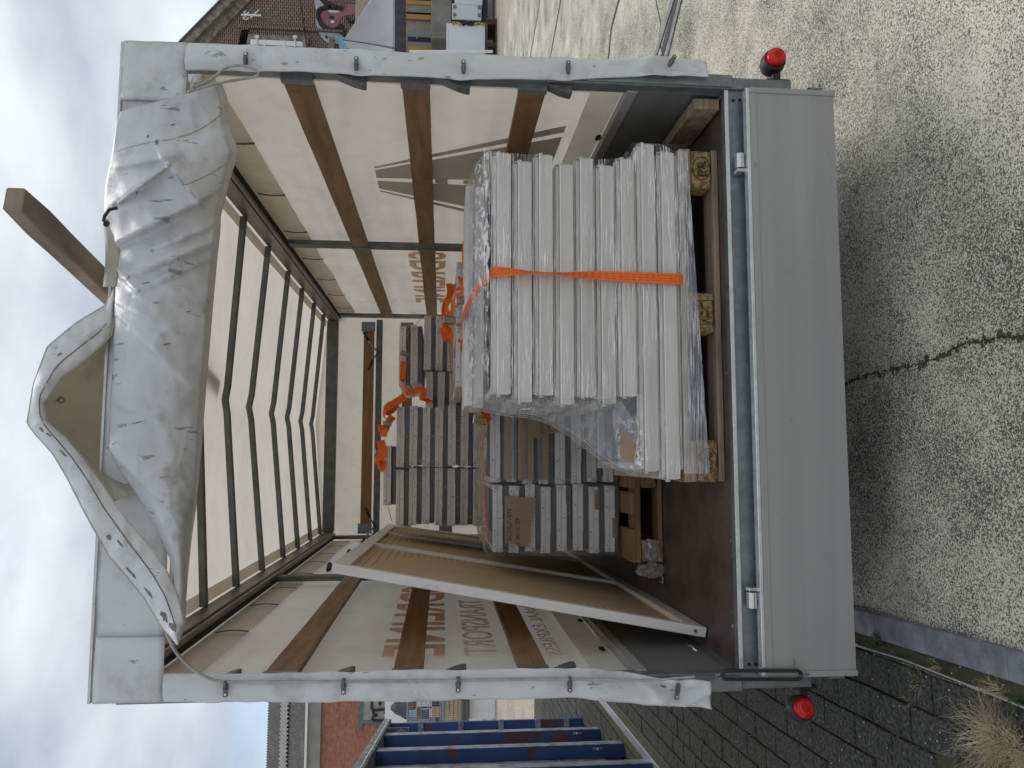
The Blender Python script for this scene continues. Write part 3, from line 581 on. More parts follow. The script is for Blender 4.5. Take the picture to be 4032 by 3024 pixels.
# wedge brackets on the rear posts
for z0, z1 in ((1.262, 1.36), (.905, 1.0), (.548, .64), (1.62, 1.70)):
    for X, s in ((2.0, -1), (-.0, 1)):
        if z0 > 1.5 and s < 0: continue
        zt_ = z1; b = MB(); b.prism([(X, -.03, zt_), (X+s*.022, -.03, lerp(z0, z1, .45)), (X+s*.03, -.03, z0+.012), (X+s*.03, -.03, z0), (X, -.03, z0)], (0, .05, 0)); b.build('post_bracket', 'galv_dark', T, bevel=.002)
# tailgate
tg = MB().box(.012, 1.965, -.095, -.07, -.367, -.062).build('tailgate', 'alu', T)
MB().box(-.003, 1.983, -.098, -.066, -.0615, -.049).build('top_edge', 'galv_edge', tg, bevel=.002)
for X0, X1 in ((-.008, .0115), (1.9655, 1.986)): MB().box(X0, X1, -.099, -.066, -.372, -.062).build('end_cap', 'alu', tg, bevel=.003)
MB().box(.0118, 1.9652, -.0975, -.0951, -.085, -.0625).build('fold_strip', 'alu', tg, bevel=.001)
for X in (-.012, 1.982): 
    b = MB(); b.box(X, X+.012, -.09, -.08, -.33, -.325).box(X, X+.012, -.09, -.08, -.285, -.28).box(X-.004 if X < 1 else X+.009, X+.003 if X < 1 else X+.016, -.09, -.08, -.33, -.28); b.build('latch_loop', 'galv', tg)
for Xc, s in ((1.728, 1), (.235, -1)):
    h = MB(); h.cyl((Xc-.026, -.068, -.032), (Xc+.026, -.068, -.032), .017, 20); hg = h.build('hinge', 'steel_bright', tg, smooth=False, bevel=.002)
    b = MB(); xx = Xc-.030*s; b.box(min(xx, xx-.012*s), max(xx, xx-.012*s), -.085, -.045, -.062, -.016); b.build('hinge_arm', 'steel_bright', hg, bevel=.003)
for Xc in (.01+.02, .01+.02, 1.965): pass
for X, z in ((.02, -.03), (.02, -.062+.01), (1.965, -.028), (1.967, -.072+.02)):
    MB().cyl((X, -.0365, z), (X, -.030, z), .006, 12).build('bolt_hole', 'black_gap', T)
for px_, py_ in ((2886, 2130), (2890, 2190), (2893, 2410), (2893, 2470), (2855, 860), (2866, 1468)):
    c = at(px_, py_, Z=.004); MB().cyl((c.x, c.y+.02, .0), (c.x, c.y+.02, .004), .006, 12).build('floor_screw', 'steel_bright', T)
# marker lights on rubber arms
def marker(X, s, z):
    a = MB(); a.box(X+(0 if s > 0 else -.012), X+(.012 if s > 0 else 0), -.03, .03, z-.045, z+.045)
    a.beam((X+s*.008, 0, z), (X+s*.045, -.005, z), .03, .03)
    o = a.build('marker_light', 'black_rubber', T, bevel=.004)
    C_ = Vector((X+s*.078, -.01, z+.012)); d = Vector((.12 if s > 0 else .35, -1, .05)).normalized()
    hs = MB(); hs.tube([C_-d*-.028, C_-d*.0, C_-d*.028-Vector((0, 0, 0))], [.040, .044, .038], 28); hs.build('lamp_housing', 'black_rubber', o, smooth=False, bevel=.004)
    ln = MB(); ln.tube([C_+d*.0275, C_+d*.045, C_+d*.053, C_+d*.056], [.034, .033, .027, .012], 28); ln.build('lens', 'red_lens', o, smooth=True)
    for r in (.010, .018, .025):
        u = d.cross(Vector((0, 0, 1))).normalized(); w = u.cross(d); q = MB(); q.tube([C_+d*.0545+(u*math.cos(t*.3142)+w*math.sin(t*.3142))*r-d*(.002 if r > .02 else 0) for t in range(20)], .0013, 5, True); q.build('lens_ring', 'red_core', o)
    q = MB(); q.tube([C_-d*.0275, C_-d*.042], [.033, .028], 20); q.build('lens', 'red_lens', o)
marker(2.045, 1, -.200); marker(-.055, -1, -.222)
# rear edge covers (vertical flaps) and valance
def flap(edge_o, edge_i, name):   # a vertical strip of cover cloth, pinched where the turn buckles hold it
    def f(u, v):
        a = sample(edge_o, v); c = sample(edge_i, v); k = u; bul = math.sin(math.pi*u)
        w = .006*nz(v*7, u*2)+.003*nz(v*23, u*5)
        x, z = lerp(a[0], c[0], k), lerp(a[1], c[1], k); end = max(0, (v-.80)/.2)
        for zh in (1.64, 1.287, .932, .577, .22):
            g = math.exp(-((z-zh)/.035)**2); w += -.010*g*math.exp(-((u-.5)/.3)**2)+.006*math.exp(-((z-zh+.05)/.03)**2)*(u-.5)
            x += (.5-u)*.006*g
        w += .012*max(0, 1-abs(nz(z*9, u*1.5, 3))*3)**2*min(1, max(0, (.55-z)*3)); kk = math.exp(-((z-.27)/.03)**2); w += .014*kk*math.sin(u*7)
        x += .004*nz(z*5, 2)*(1-2*u)+.003*nz(z*14, u)
        return (x+.006*end*nz(v*18, 2), -.062-.010*bul-w-.012*end*math.sin(u*5+v*9), z)
    return MB().grid(f, 14, 240).build(name, 'cover', T, smooth=True, solid=.003)
fr = flap([(2.068, 1.846), (2.072, 1.5), (2.074, .95), (2.080, .45), (2.092, .28), (2.088, .19), (2.086, .08)], [(1.974, 1.846), (1.986, 1.5), (1.986, .95), (2.0, .55), (2.022, .35), (2.028, .22), (2.026, .075)], 'edge_flap')
fl = flap([(-.042, 1.832), (-.055, 1.5), (-.062, .935), (-.064, .55), (-.082, .40), (-.096, .25), (-.105, .115)], [(.040, 1.832), (.036, 1.5), (.034, .935), (.030, .55), (.012, .38), (-.005, .28), (-.020, .115)], 'edge_flap')
for F_, X, w_ in ((fr, 1.995, .0), (fl, .03, 0)):
    pass
def valance(x0, x1, y, z0, z1, nm='valance', m='cover', ph=0):
    return MB().grid(lambda u, v: (lerp(x0, x1, u), y-.006*nz(u*(x1-x0)*7, v*2, ph)-.003*nz(u*(x1-x0)*25, v*4, ph), lerp(z0, z1, v)+.002*nz(u*9, 4)), max(10, int((x1-x0)*60)), 10).build(nm, m, T, smooth=True, solid=.003)
valance(-.04, 2.062, -.052, 1.842, 2.05, ph=3)
valance(1.865, 2.068, -.062, 1.842, 2.046, 'corner_cover', ph=9); valance(-.044, .152, -.064, 1.834, 2.038, 'corner_cover', ph=12)
MB().box(-.045, 2.065, -.06, .02, 2.048, 2.056).build('roof_edge', 'cover', T)
# turn buckles on the flaps
def hook(x, y, rot=0):
    c = at(x, y, Y=-.078); b = MB(); b.prism([(c.x-.014, c.y, c.z-.020), (c.x+.012, c.y, c.z-.020), (c.x+.018, c.y, c.z-.004), (c.x+.018, c.y, c.z+.010), (c.x-.014, c.y, c.z+.010)], (0, -.006, 0))
    b = MB(); s = 1 if c.x > 1 else -1
    b.box(c.x-.010, c.x+.026 if s > 0 else c.x+.012, c.y-.003, c.y+.004, c.z-.007, c.z+.009) if False else None
    d = Vector((s*math.cos(rot), 0, s*math.sin(rot))); n = Vector((-d.z, 0, d.x))
    P = Vector(c)
    poly = [P-d*.020-n*.006, P-d*.020+n*.006, P+d*.004+n*.009, P+d*.012+n*.007, P+d*.027+n*.008, P+d*.031, P+d*.027-n*.008, P+d*.012-n*.007, P+d*.004-n*.009]
    b.prism(poly, (0, -.005, 0)); o = b.build('turn_buckle', 'galv_dark', T, bevel=.0015)
    q = MB(); q.beam(P-d*.020+Vector((0, -.010, 0)), P+d*.008+Vector((0, -.012, 0)), .008, .015, up=(0, 1, 0)); q.build('buckle_tongue', 'galv_dark', o, bevel=.002)
    q = MB(); e = P+d*.021; q.cyl(e, e+Vector((0, -.008, 0)), .0035, 10); q.build('rivet', 'steel_bright', o)
for x, y in ((968, 240), (1403, 257), (1825, 270), (2237, 272), (889, 2705), (1353, 2695), (1804, 2688), (2243, 2688)): hook(x, y)
hook(2643, 245, -.5); hook(2667, 2716, -.15)
# closing cable on the left flap with its hook and rubber loop
pts = [at(x, y, Y=Y) for x, y, Y in ((655, 2492, -.20), (690, 2570, -.14), (760, 2640, -.11), (840, 2680, -.085), (900, 2687, -.08), (1200, 2684, -.08), (1500, 2682, -.08), (1900, 2678, -.08), (2250, 2672, -.08), (2450, 2678, -.08), (2560, 2680, -.08), (2740, 2664, -.07), (2800, 2664, -.066))]
pl = smoothpl([tuple(p) for p in pts], 2); rope = MB().tube(pl, .0048, 8).build('closing_cable', 'rope', T, smooth=True)
b = MB()
for k in range(5): 
    c = at(2745+k*13, 2667, Y=-.072); b.beam(c+Vector((-.006, -.003, -.002)), c+Vector((.006, -.003, .002)), .009, .0035, up=(0, 1, 0))
b.build('crimp', 'galv_dark', rope)
st = [at(2735, 2667, Y=-.070), at(2812, 2664, Y=-.070)]; MB().tube(st, .008, 10).build('crimp', 'galv_dark', rope)
b = MB(); b.tube([at(x, y, Y=Y) for x, y, Y in ((2812, 2664, -.07), (2825, 2658, -.085), (2840, 2650, -.095), (2852, 2652, -.095), (2848, 2666, -.09), (2830, 2672, -.08))], .003, 6); b.build('cable_hook', 'galv', rope)
ring = []
for k in range(40):
    a = k/40*2*math.pi; ca, sa = math.cos(a), math.sin(a); sx = 1 if ca > 0 else -1
    x = 2999+sx*138+ca*18; y = 2658+sa*16*1.05; ring.append(at(x, y, Y=-.108))
RL = MB(); RL.tube(ring, .0058, 10, True); RL.build('rubber_loop', 'black_rubber', T, smooth=True)
b = MB(); b.tube([at(x, y, Y=Y) for x, y, Y in ((3140, 2650, -.12), (3150, 2662, -.115), (3165, 2657, -.11), (3185, 2655, -.10))], .003, 6); b.build('loop_hook', 'galv', T)
# right cable loop
pts = [at(x, y, Y=Y) for x, y, Y in ((755, 342, -.20), (800, 330, -.16), (850, 300, -.12), (880, 268, -.1), (930, 256, -.1), (985, 262, -.1), (1015, 280, -.1), (1018, 296, -.09), (990, 306, -.085), (950, 312, -.08), (880, 322, -.14), (800, 345, -.17), (740, 362, -.2))]
MB().tube(smoothpl([tuple(p) for p in pts], 2), .0045, 8).build('closing_cable', 'rope', T, smooth=True)
# ---------------- rolled up rear curtain
topE = [(476, 440), (458, 486), (443, 600), (416, 733), (410, 853), (450, 930), (462, 990), (458, 1078), (452, 1241), (446, 1434), (434, 1603), (428, 1766), (470, 1850), (548, 1960), (620, 2080), (670, 2200), (690, 2350), (694, 2440), (697, 2537)]
botE = [(872, 330), (895, 389), (898, 486), (938, 594), (910, 690), (883, 793), (868, 850), (866, 914), (856, 1000), (832, 1265), (814, 1482), (793, 1753), (771, 2000), (753, 2120), (738, 2271), (732, 2362), (729, 2452), (715, 2500), (699, 2538)]
folds = [((444, 965), (783, 795), .045, 55), ((466, 795), (662, 652), .022, 26), ((560, 1070), (845, 955), .035, 45), ((560, 1140), (860, 1000), .018, 40), ((500, 1215), (690, 1300), .018, 60), ((520, 1300), (760, 1520), .016, 70), ((470, 1600), (590, 1640), .012, 40), ((430, 1770), (620, 1960), .030, 60),
         ((455, 660), (640, 625), .02, 40), ((640, 625), (783, 795), .03, 40), ((620, 980), (820, 900), .02, 30), ((480, 1085), (560, 1170), .02, 40), ((700, 560), (890, 500), -.012, 40)]
def foldz(x, y):
    s = 0
    for (a, b_, A, w) in folds:
        dx, dy = b_[0]-a[0], b_[1]-a[1]; L2 = dx*dx+dy*dy; t = ((x-a[0])*dx+(y-a[1])*dy)/L2; tt = max(0, min(1, t))
        qx, qy = x-a[0]-dx*tt, y-a[1]-dy*tt; d = math.hypot(qx, qy); side = (dx*qy-dy*qx)
        fall = w*.22 if side > 0 else w*1.3
        s += A*math.exp(-(d/fall)**1.3)*(1-.5*abs(2*tt-1))
    return s
def rollf(u, v):
    a = sample(topE, u); c = sample(botE, u); x, y = lerp(a[0], c[0], v), lerp(a[1], c[1], v)
    bul = math.sin(math.pi*min(1, .04+.96*v))**.7
    th = .10 if u > .1 else .05+.5*u
    Y = -.075-th*bul-1.5*foldz(x, y)-.010*nz(x*.006, y*.006, 1)-.005*nz(x*.02, y*.014, 4)-.010*nz(x*.003, y*.009, 8)
    rg = 1-abs(nz(x*.0042+y*.0018, y*.0042-x*.0012, 11))*2.4; Y -= .007*max(0, rg)**3*min(1, v*6, (1-v)*6)
    rg = 1-abs(nz(x*.009-y*.004, y*.007+x*.003, 23))*2.6; Y -= .0025*max(0, rg)**3*min(1, v*6, (1-v)*6)
    if v > .94: Y += (v-.94)*1.6
    return at(x, y, Y=Y)
RC = MB().grid(rollf, 240, 70).build('rear_curtain', 'cover_scuffed', T, smooth=True, solid=.003)
MB().grid(lambda u, v: (lerp(.16, 1.93, u), lerp(-.12, .015, v), 1.80+.03*math.sin(v*3)+.0*u), 30, 3).build('curtain_underside', 'cover_inside', T, smooth=True)
# lower right seams drawn as welded strips on the curtain
def seam(pl, r=.0022, off=.006, m='cover_inside'):
    pts = []
    for (x, y) in smoothpl(pl, 2):
        # find v on the roll at this place
        best = None
        for i in range(801):
            u = i/800; a = sample(topE, u); c = sample(botE, u)
            if abs(lerp(a[1], c[1], (x-a[0])/max(1, c[0]-a[0]))-y) < (best[0] if best else 1e9): best = (abs(lerp(a[1], c[1], (x-a[0])/max(1, c[0]-a[0]))-y), u, (x-a[0])/max(1, c[0]-a[0]))
        p = rollf(best[1], max(.02, min(.93, best[2]))); pts.append(p+(CP-p).normalized()*off)
    MB().tube(pts, r, 6).build('seam', m, RC, smooth=True)
seam([(445, 600), (560, 565), (700, 545), (800, 505), (885, 440)], .0015, .003)
seam([(720, 730), (800, 700), (900, 640)], .0015, .003)
seam([(665, 650), (600, 695), (530, 745), (466, 800)], .0045, .006, 'cover')
# hem standing up over the roof
ho = [(449, 1127), (416, 1202), (301, 1271), (187, 1365), (133, 1512), (107, 1666), (140, 1710), (208, 1784), (270, 1890), (325, 2000), (385, 2110), (430, 2190), (500, 2270), (570, 2355), (633, 2464), (668, 2500), (699, 2538)]
hi_ = [(452, 1200), (449, 1289), (420, 1350), (330, 1420), (240, 1490), (170, 1590), (185, 1660), (262, 1725), (330, 1810), (400, 1900), (460, 1995), (530, 2080), (600, 2160), (660, 2250), (700, 2340), (722, 2440), (700, 2538)]
def hY(u): return -.06-.10*math.sin(math.pi*min(1, u*1.1))*.6-max(0, u-.5)*.36
def hemf(u, v):
    a = sample(ho, u); c = sample(hi_, u); x, y = lerp(a[0], c[0], v), lerp(a[1], c[1], v)
    return at(x, y, Y=hY(u)-.016*math.sin(math.pi*v)-.014*max(0, 1-abs(nz(x*.006, y*.006, 31))*2.6)**3*math.sin(math.pi*v)-.006*nz(x*.01, y*.01, 2)-.004*nz(x*.03, y*.03, 6)-.02*(1-v)*0)
HM = MB().grid(hemf, 150, 14).build('curtain_hem', 'cover', T, smooth=True, solid=.003)
seamp = [hemf(i/60, .62)+Vector((0, -.003, 0)) for i in range(4, 59)]
MB().tube(seamp, .0014, 5).build('seam', 'strap_dark', HM)
edge = [hemf(i/80, 0)+Vector((0, .0, .0)) for i in range(81)]
MB().tube(edge, .0030, 6).build('hem_edge', 'cover_inside', HM, smooth=True)
inn = [(452, 1240), (456, 1330), (448, 1440), (440, 1560), (432, 1660), (425, 1740), (432, 1800), (480, 1860), (545, 1935)]
hin2 = [(450, 1250), (440, 1320), (330, 1420), (240, 1490), (165, 1590), (180, 1665), (262, 1725), (350, 1830), (450, 1975)]
def inf(u, v):
    a = sample(hin2, u); c = sample(inn, u); x, y = lerp(a[0], c[0], v), lerp(a[1], c[1], v)
    return at(x, y, Y=-.10+.24*math.sin(v*1.5)*math.sin(math.pi*u)+.012*nz(x*.012, y*.012, 5)+.01*math.sin(v*9)*(1-v))
IN = MB().grid(inf, 80, 40).build('curtain_lining', 'cover_inside', T, smooth=True, solid=.003)
for x, y in ((390, 950), (430, 960)):
    c = at(x/1.659, 1000+y/1.659, Y=.0); 
    b = MB(); b.tube([c+Vector((math.cos(k*.6283)*.009, -.03, math.sin(k*.6283)*.009)) for k in range(10)], .002, 5, True); b.build('press_stud', 'rust_dark', IN)
MB().grid(lambda u, v: at(lerp(735, 800, v), lerp(292, 318+12*math.sin(v*3), u), Y=-.05-.02*math.sin(v*3)), 6, 8).build('curtain_tab', 'cover', T, smooth=True, solid=.003)
b = MB(); b.tube([at(x, y, Y=-.17) for x, y in ((462, 818), (430, 826), (412, 850), (408, 868), (420, 880))], .0055, 8); b.build('bungee_hook', 'black_rubber', T, smooth=True)
MB().tube([at(415, 878, Y=-.17), at(424, 884, Y=-.17)], .010, 8).build('bungee_hook', 'black_rubber', T)
b = MB(); b.grid(lambda u, v: at(lerp(404, 458, v)+lerp(0, 35, u)*v*0+12*math.sin(u*3), lerp(862, 1130, u), Y=-.10-.02*v), 30, 4); b.build('curtain_strip', 'cover_inside', T, smooth=True, solid=.002)
def mark(fn, u, v, w, h, par, ang=0):
    c = Vector(fn(u, v)); eu = (Vector(fn(u+.01, v))-c).normalized(); ev = (Vector(fn(u, v+.02))-c).normalized(); n_ = (CP-c).normalized()*.0045; b = MB(); ca, sa = math.cos(ang), math.sin(ang)
    P_ = []
    for k in range(14):
        a = k*.4488; r = random.uniform(.45, 1.0); x_, y_ = math.cos(a)*w*r, math.sin(a)*h*r; P_.append(c+eu*(x_*ca-y_*sa)+ev*(x_*sa+y_*ca)+n_)
    b.add(P_, [tuple(range(14))]); b.build('grease_mark', 'grease', par)
mat('grease', (.24, .23, .21), (.07, .066, .06), rough=.8, scale=60)
for a_ in ((.062, .30, .012, .005), (.075, .38, .013, .006), (.05, .52, .004, .012), (.085, .62, .004, .016), (.16, .25, .012, .003), (.33, .30, .003, .016), (.45, .55, .003, .02), (.58, .3, .002, .03), (.69, .5, .002, .022), (.40, .75, .002, .014)): mark(rollf, a_[0], a_[1], a_[2], a_[3], RC)
for a_ in ((.40, .35, .014, .008), (.415, .45, .010, .008), (.47, .40, .02, .006), (.70, .25, .012, .010), (.72, .4, .02, .006), (.80, .15, .03, .006), (.86, .2, .035, .007), (.92, .3, .03, .012), (.95, .5, .02, .014), (.20, .4, .012, .004)): mark(hemf, a_[0], a_[1], a_[2], a_[3], HM)
# =================================================================== old timber beam on the roof
bm_ = MB(); A = Vector((1.405, -.42, 2.165)); B = Vector((1.06, 1.45, 2.170)); n = 14
d = (B-A).normalized(); sx = d.cross(Vector((0, 0, 1))).normalized(); sz = sx.cross(d); vs = []
for i in range(n+1):
    p = A.lerp(B, i/n); w = .040+.002*nz(i*.7, 1); h = .028+.002*nz(i*.9, 5); 
    if i == 0: w *= .86; h *= .9
    for a_, c_ in ((-1, -.8), (-.9, -1), (.9, -1), (1, -.8), (1, .8), (.9, 1), (-.9, 1), (-1, .8)): vs.append(p+sx*w*a_+sz*h*c_)
fs = [tuple(range(8)), tuple(8*n+k for k in range(8))[::-1]]
for i in range(n):
    for k in range(8): fs.append((8*i+k, 8*i+(k+1) % 8, 8*i+8+(k+1) % 8, 8*i+8+k))
tag(bm_.add(vs, fs).build('wooden_beam', 'old_beam'), 'weathered wooden beam lying on the trailer roof and jutting into the sky', 'beam')
# =================================================================== PALLETS
PB = {}
def pallet(name, label, loc, L_=1.2, D=.8, rot=False, wood='pallet_wood', marks=False, extra=False):
    t = thing(name, label, 'pallet', (0, 0, 0), 'pallets under the loads'); k = .0
    def bx(n_, x0, x1, y0, y1, z0, z1, m, bv=.003, parent=t):
        x0 += random.uniform(-.002, .002); x1 += random.uniform(-.002, .002)
        if rot: q = MB().box(y0, y1, x0, x1, z0, z1)
        else: q = MB().box(x0, x1, y0, y1, z0, z1)
        return q.build(n_, m, parent, bevel=bv)
    xs = [(0, .145), (L_/2-.0725, L_/2+.0725), (L_-.145, L_)]; ys = [(0, .1), (D/2-.0725, D/2+.0725), (D-.1, D)]
    for y0, y1 in ((0, .145), (.21, .31), (.3275, .4725), (.49+.01, .59+.01), (D-.145, D)): bx('deck_board', 0, L_, y0, y1, .122, .144, wood)
    for x0, x1 in xs: bx('stringer_board', x0, x1, 0, D, .100, .1215, wood)
    for y0, y1 in ys: bx('bottom_board', 0, L_, y0, y1, 0, .0215, wood)
    if extra: 
        for x0, x1 in ((0, .1), (L_-.1, L_)): bx('bottom_board', x0, x1, .1, D-.1, .001, .0215, wood)
    bl = []
    for x0, x1 in xs:
        for y0, y1 in ys: bl.append(bx('block', x0, x1, y0+.002, y1-.002, .022, .0995, 'chipblock', .012))
    if marks:
        for i, nm in ((0, 'EPAL'), (6, 'EPAL')):
            x0 = xs[0][0] if i == 0 else xs[2][0]; o = bl[i]
            text(nm, 'brand_mark', 'burnt', o, (x0+.045, -.0005, .045), (1, 0, 0), (0, 0, 1), .03, width=.058, height=.030, thick=.001)
            q = MB(); q.tube([(x0+.074+.043*math.cos(a), .001, .060+.032*math.sin(a)) for a in [j*math.pi/16 for j in range(32)]], .0014, 5, True); q.build('brand_mark', 'burnt', o)
        o = bl[3]; x0 = xs[1][0]
        q = MB()
        for a, c in (((.03, .030), (.115, .030)), ((.03, .088), (.115, .088)), ((.03, .030), (.03, .088)), ((.115, .030), (.115, .088)), ((.055, .030), (.055, .088)), ((.036, .04), (.05, .08)), ((.05, .04), (.036, .08)), ((.036, .06), (.05, .06))):
            q.tube([(x0+a[0], .001, a[1]), (x0+c[0], .001, c[1])], .0011, 5)
        q.build('brand_mark', 'burnt', o)
        text('NL-043', 'brand_mark', 'burnt', o, (x0+.06, -.0005, .066), (1, 0, 0), (0, 0, 1), .012, width=.048, height=.012, thick=.001)
        text('HT', 'brand_mark', 'burnt', o, (x0+.06, -.0005, .044), (1, 0, 0), (0, 0, 1), .012, width=.022, height=.013, thick=.001)
    t.location = loc; return t
pallet('pallet', 'front pallet stamped EPAL under the wrapped white frames', (.618, .055, .002), marks=True)
pallet('pallet', 'darker brown pallet under the two columns of frames on the left', (.238, .85, .002), rot=True, wood='pallet_brown', extra=True)
pallet('pallet', 'hidden pallet under the load behind the brown pallet', (.25, 2.08, .002), rot=True, wood='pallet_brown')
pallet('pallet', 'hidden pallet under the load behind the front pallet', (1.06, .92, .002), rot=True, wood='pallet_wood')
pallet('pallet', 'hidden pallet under the farthest load on the right', (1.12, 2.30, .002), rot=True, wood='pallet_wood')
# upright board standing by the right sideboard
b = MB().box(1.945, 1.985, .0, 1.3, .01, .105); tag(b.build('timber_board', 'pallet_wood', bevel=.003), 'timber batten on the trailer floor along the right sideboard', 'board')
# =================================================================== FRAMES
def bxm(n_, x0, x1, y0, y1, z0, z1, m, p, bv=.0015): return MB().box(x0, x1, y0, y1, z0, z1).build(n_, m, p, bevel=bv)
GF = 'white frames stacked on the front pallet'
def front_frame(Lx, h=.072, D=.76):
    t = thing('window_frame', 'x', 'frame', (0, 0, 0), GF)
    b = MB(); b.box(0, Lx, 0, .034, .003, .052); b.box(.001, Lx-.001, .013, .034, .0522, .0655); b.box(.002, Lx-.002, .024, .034, .0657, h)
    b.build('rail', 'profile', t, bevel=.0015)
    MB().box(.0005, Lx-.0005, -.0008, .0, .0475, .0515).build('bead', 'white_paint', t)
    bxm('rail', 0, Lx, D-.03, D, .002, h-.002, 'profile', t)
    for x in (.0, Lx-.03): bxm('side_rail', x, x+.03, .0325, D-.031, .004, h-.004, 'profile', t)
    bxm('infill', .031, Lx-.031, .033, D-.031, .02, h-.03, 'dark_pane', t, 0)
    for x, s in ((0, -1), (Lx, 1)):
        for yy in (.012,):
            q = MB(); zz = h*.62; q.cyl((x, yy, zz), (x+s*.010, yy, zz), .009, 12); q.build('roller', 'roller', t, bevel=.0015)
        q = MB(); q.box(min(x, x+s*.002), max(x, x+s*.002), .0, .030, .012, h-.006); q.build('end_plate', 'roller', t)
    return t
FA = front_frame(.858); FB = front_frame(1.175)
xr = [1.778, 1.752, 1.776, 1.745, 1.772, 1.748, 1.775, 1.828, 1.800]; LN = [.858]*7+[1.172, 1.168]
names = ['topmost full white frame of the front stack, just under the film covered top', 'second white frame down in the front stack', 'third white frame down in the front stack', 'fourth white frame down in the front stack',
         'middle white frame of the nine in the front stack', 'sixth white frame down in the front stack, fourth from the bottom', 'lowest of the seven short white frames in the front stack', 'upper of the two long white frames below the arch of film', 'lowest long white frame, right above the front pallet']
firsta = firstb = True
for i in range(9):
    z = .825-.0742*(i+1)+.001
    if i < 7: t = FA if firsta else copy_tree(FA); firsta = False; L_ = .858
    else: t = FB if firstb else copy_tree(FB); firstb = False; L_ = 1.172
    t.location = (xr[i]-L_, .062+random.uniform(-.004, .004), z); t['label'] = names[i]; t.rotation_euler = (0, 0, random.uniform(-.004, .004))
# packing boards right over the pallet
bxm('packing_board', .66, 1.80, .075, .80, .146, .1565, 'profile', None); tag(bpy.data.objects['packing_board'], 'thin pale board lying flat on the front pallet deck', 'board')
# white panel on top
b = MB(); b.box(.905, 1.80, .46, .84, .872, .903); b.box(.90, 1.80, .47, .83, .828, .872)
tag(b.build('white_board', 'white_wood', bevel=.002), 'white panel lying on top of the front stack, above its film', 'board')
# film on the front stack
def crump(u, v, a, fu, fv, s=0): return a*nz(u*fu, v*fv, s)+a*.5*abs(nz(u*fu*2.3, v*fv*2.3, s+4))
edR = [(1.80, .86), (1.782, .825), (1.778, .75), (1.768, .60), (1.765, .45), (1.778, .32), (1.832, .29), (1.832, .21), (1.81, .16), (1.805, .115)]
edL = [(.885, .86), (.918, .825), (.918, .75), (.915, .60), (.905, .45), (.915, .32), (.70, .29), (.652, .21), (.642, .14), (.648, .115)]
def ff(u, v):
    a, c = sample(edR, v), sample(edL, v); x = lerp(c[0], a[0], u); z = lerp(c[1], a[1], u)
    return (x, .052-.006*abs(math.sin(z*85))*0+crump(u, v, .003, 2.0, 22), z)
FF = MB().grid(ff, 60, 150); FW = thing('stretch_wrap', 'clear stretch film wound round the front stack of white frames', 'film', (1.2, .05, .11))
FF.build('front_sheet', 'film_front', FW, smooth=True)
MB().grid(lambda u, v: (lerp(.90, 1.79, u), lerp(.05, .458, v), lerp(.828, .885, v)+.020*math.sin(math.pi*v)*1+crump(u, v, .010, 16, 7, 2)+.004), 120, 40).build('top_sheet', 'film_top', FW, smooth=True)
MB().grid(lambda u, v: (lerp(.647, 1.808, u), .050+crump(u, v, .002, 3, 18, 7)-.004*v, lerp(.150, lerp(.060, .116, u), v)), 60, 30).build('skirt', 'film_skirt', FW, smooth=True)
MB().grid(lambda u, v: (1.832+.004*nz(u*9, v*9), lerp(.05, .84, u), lerp(.12, .32, v)), 10, 10).build('side_sheet', 'film_side', FW, smooth=True)
MB().grid(lambda u, v: (.642+.006*nz(u*9, v*9), lerp(.05, .84, u), lerp(.12, .30, v)), 10, 10).build('side_sheet', 'film_side', FW, smooth=True)
arc = [(.90, .868), (.875, .84), (.868, .807), (.860, .74), (.857, .674), (.842, .615), (.815, .56), (.775, .50), (.735, .452), (.69, .40), (.665, .35), (.650, .292)]
ain = [(.925, .868), (.920, .84), (.918, .807), (.918, .74), (.916, .674), (.916, .615), (.914, .55), (.914, .48), (.914, .42), (.90, .36), (.82, .31), (.72, .292)]
MB().grid(lambda u, v: (lerp(sample(ain, v)[0], sample(arc, v)[0], u)+.004*nz(u*5, v*30), .085+.10*u*math.sin(math.pi*v)+.01*nz(u*20+v*8, v*6, 3), lerp(sample(ain, v)[1], sample(arc, v)[1], u)), 24, 80).build('arched_sheet', 'film_arch', FW, smooth=True)
for k in range(3):
    pl = [(x-.005*k+.003*nz(i*.8, k), .085+.012*k+.09*math.sin(math.pi*i/11), z+.004*k) for i, (x, z) in enumerate(arc)][1:]
    MB().tube(smoothpl(pl, 2), [.0022]*len(smoothpl(pl, 2)), 6).build('film_cord', 'film_arch', FW, smooth=True)
MB().grid(lambda u, v: (.905-.008*v, lerp(.06, .80, u), lerp(.86, .32, v)+.0+.01*nz(u*7, v*7)), 20, 20).build('side_sheet', 'film_arch', FW, smooth=True)
MB().grid(lambda u, v: (lerp(.665, .925, u)+.006*nz(v*6, u), .056+.03*(v)**2+.012*nz(u*9, v*7, 2), lerp(.292, .375+.03*u*math.sin(u*3), v)), 60, 20).build('folded_sheet', 'film_top', FW, smooth=True)
# brown paper label behind the film
b = MB(); b.prism([at(x, y, Y=.048) for x, y in ((2447, 1682), (2462, 1700), (2475, 1705), (2500, 1738), (2497, 1825), (2470, 1815), (2440, 1792))], (0, .0015, 0))
tag(b.build('cardboard_sign', 'cardboard'), 'small torn brown card inside the film left of the short frames', 'sign')
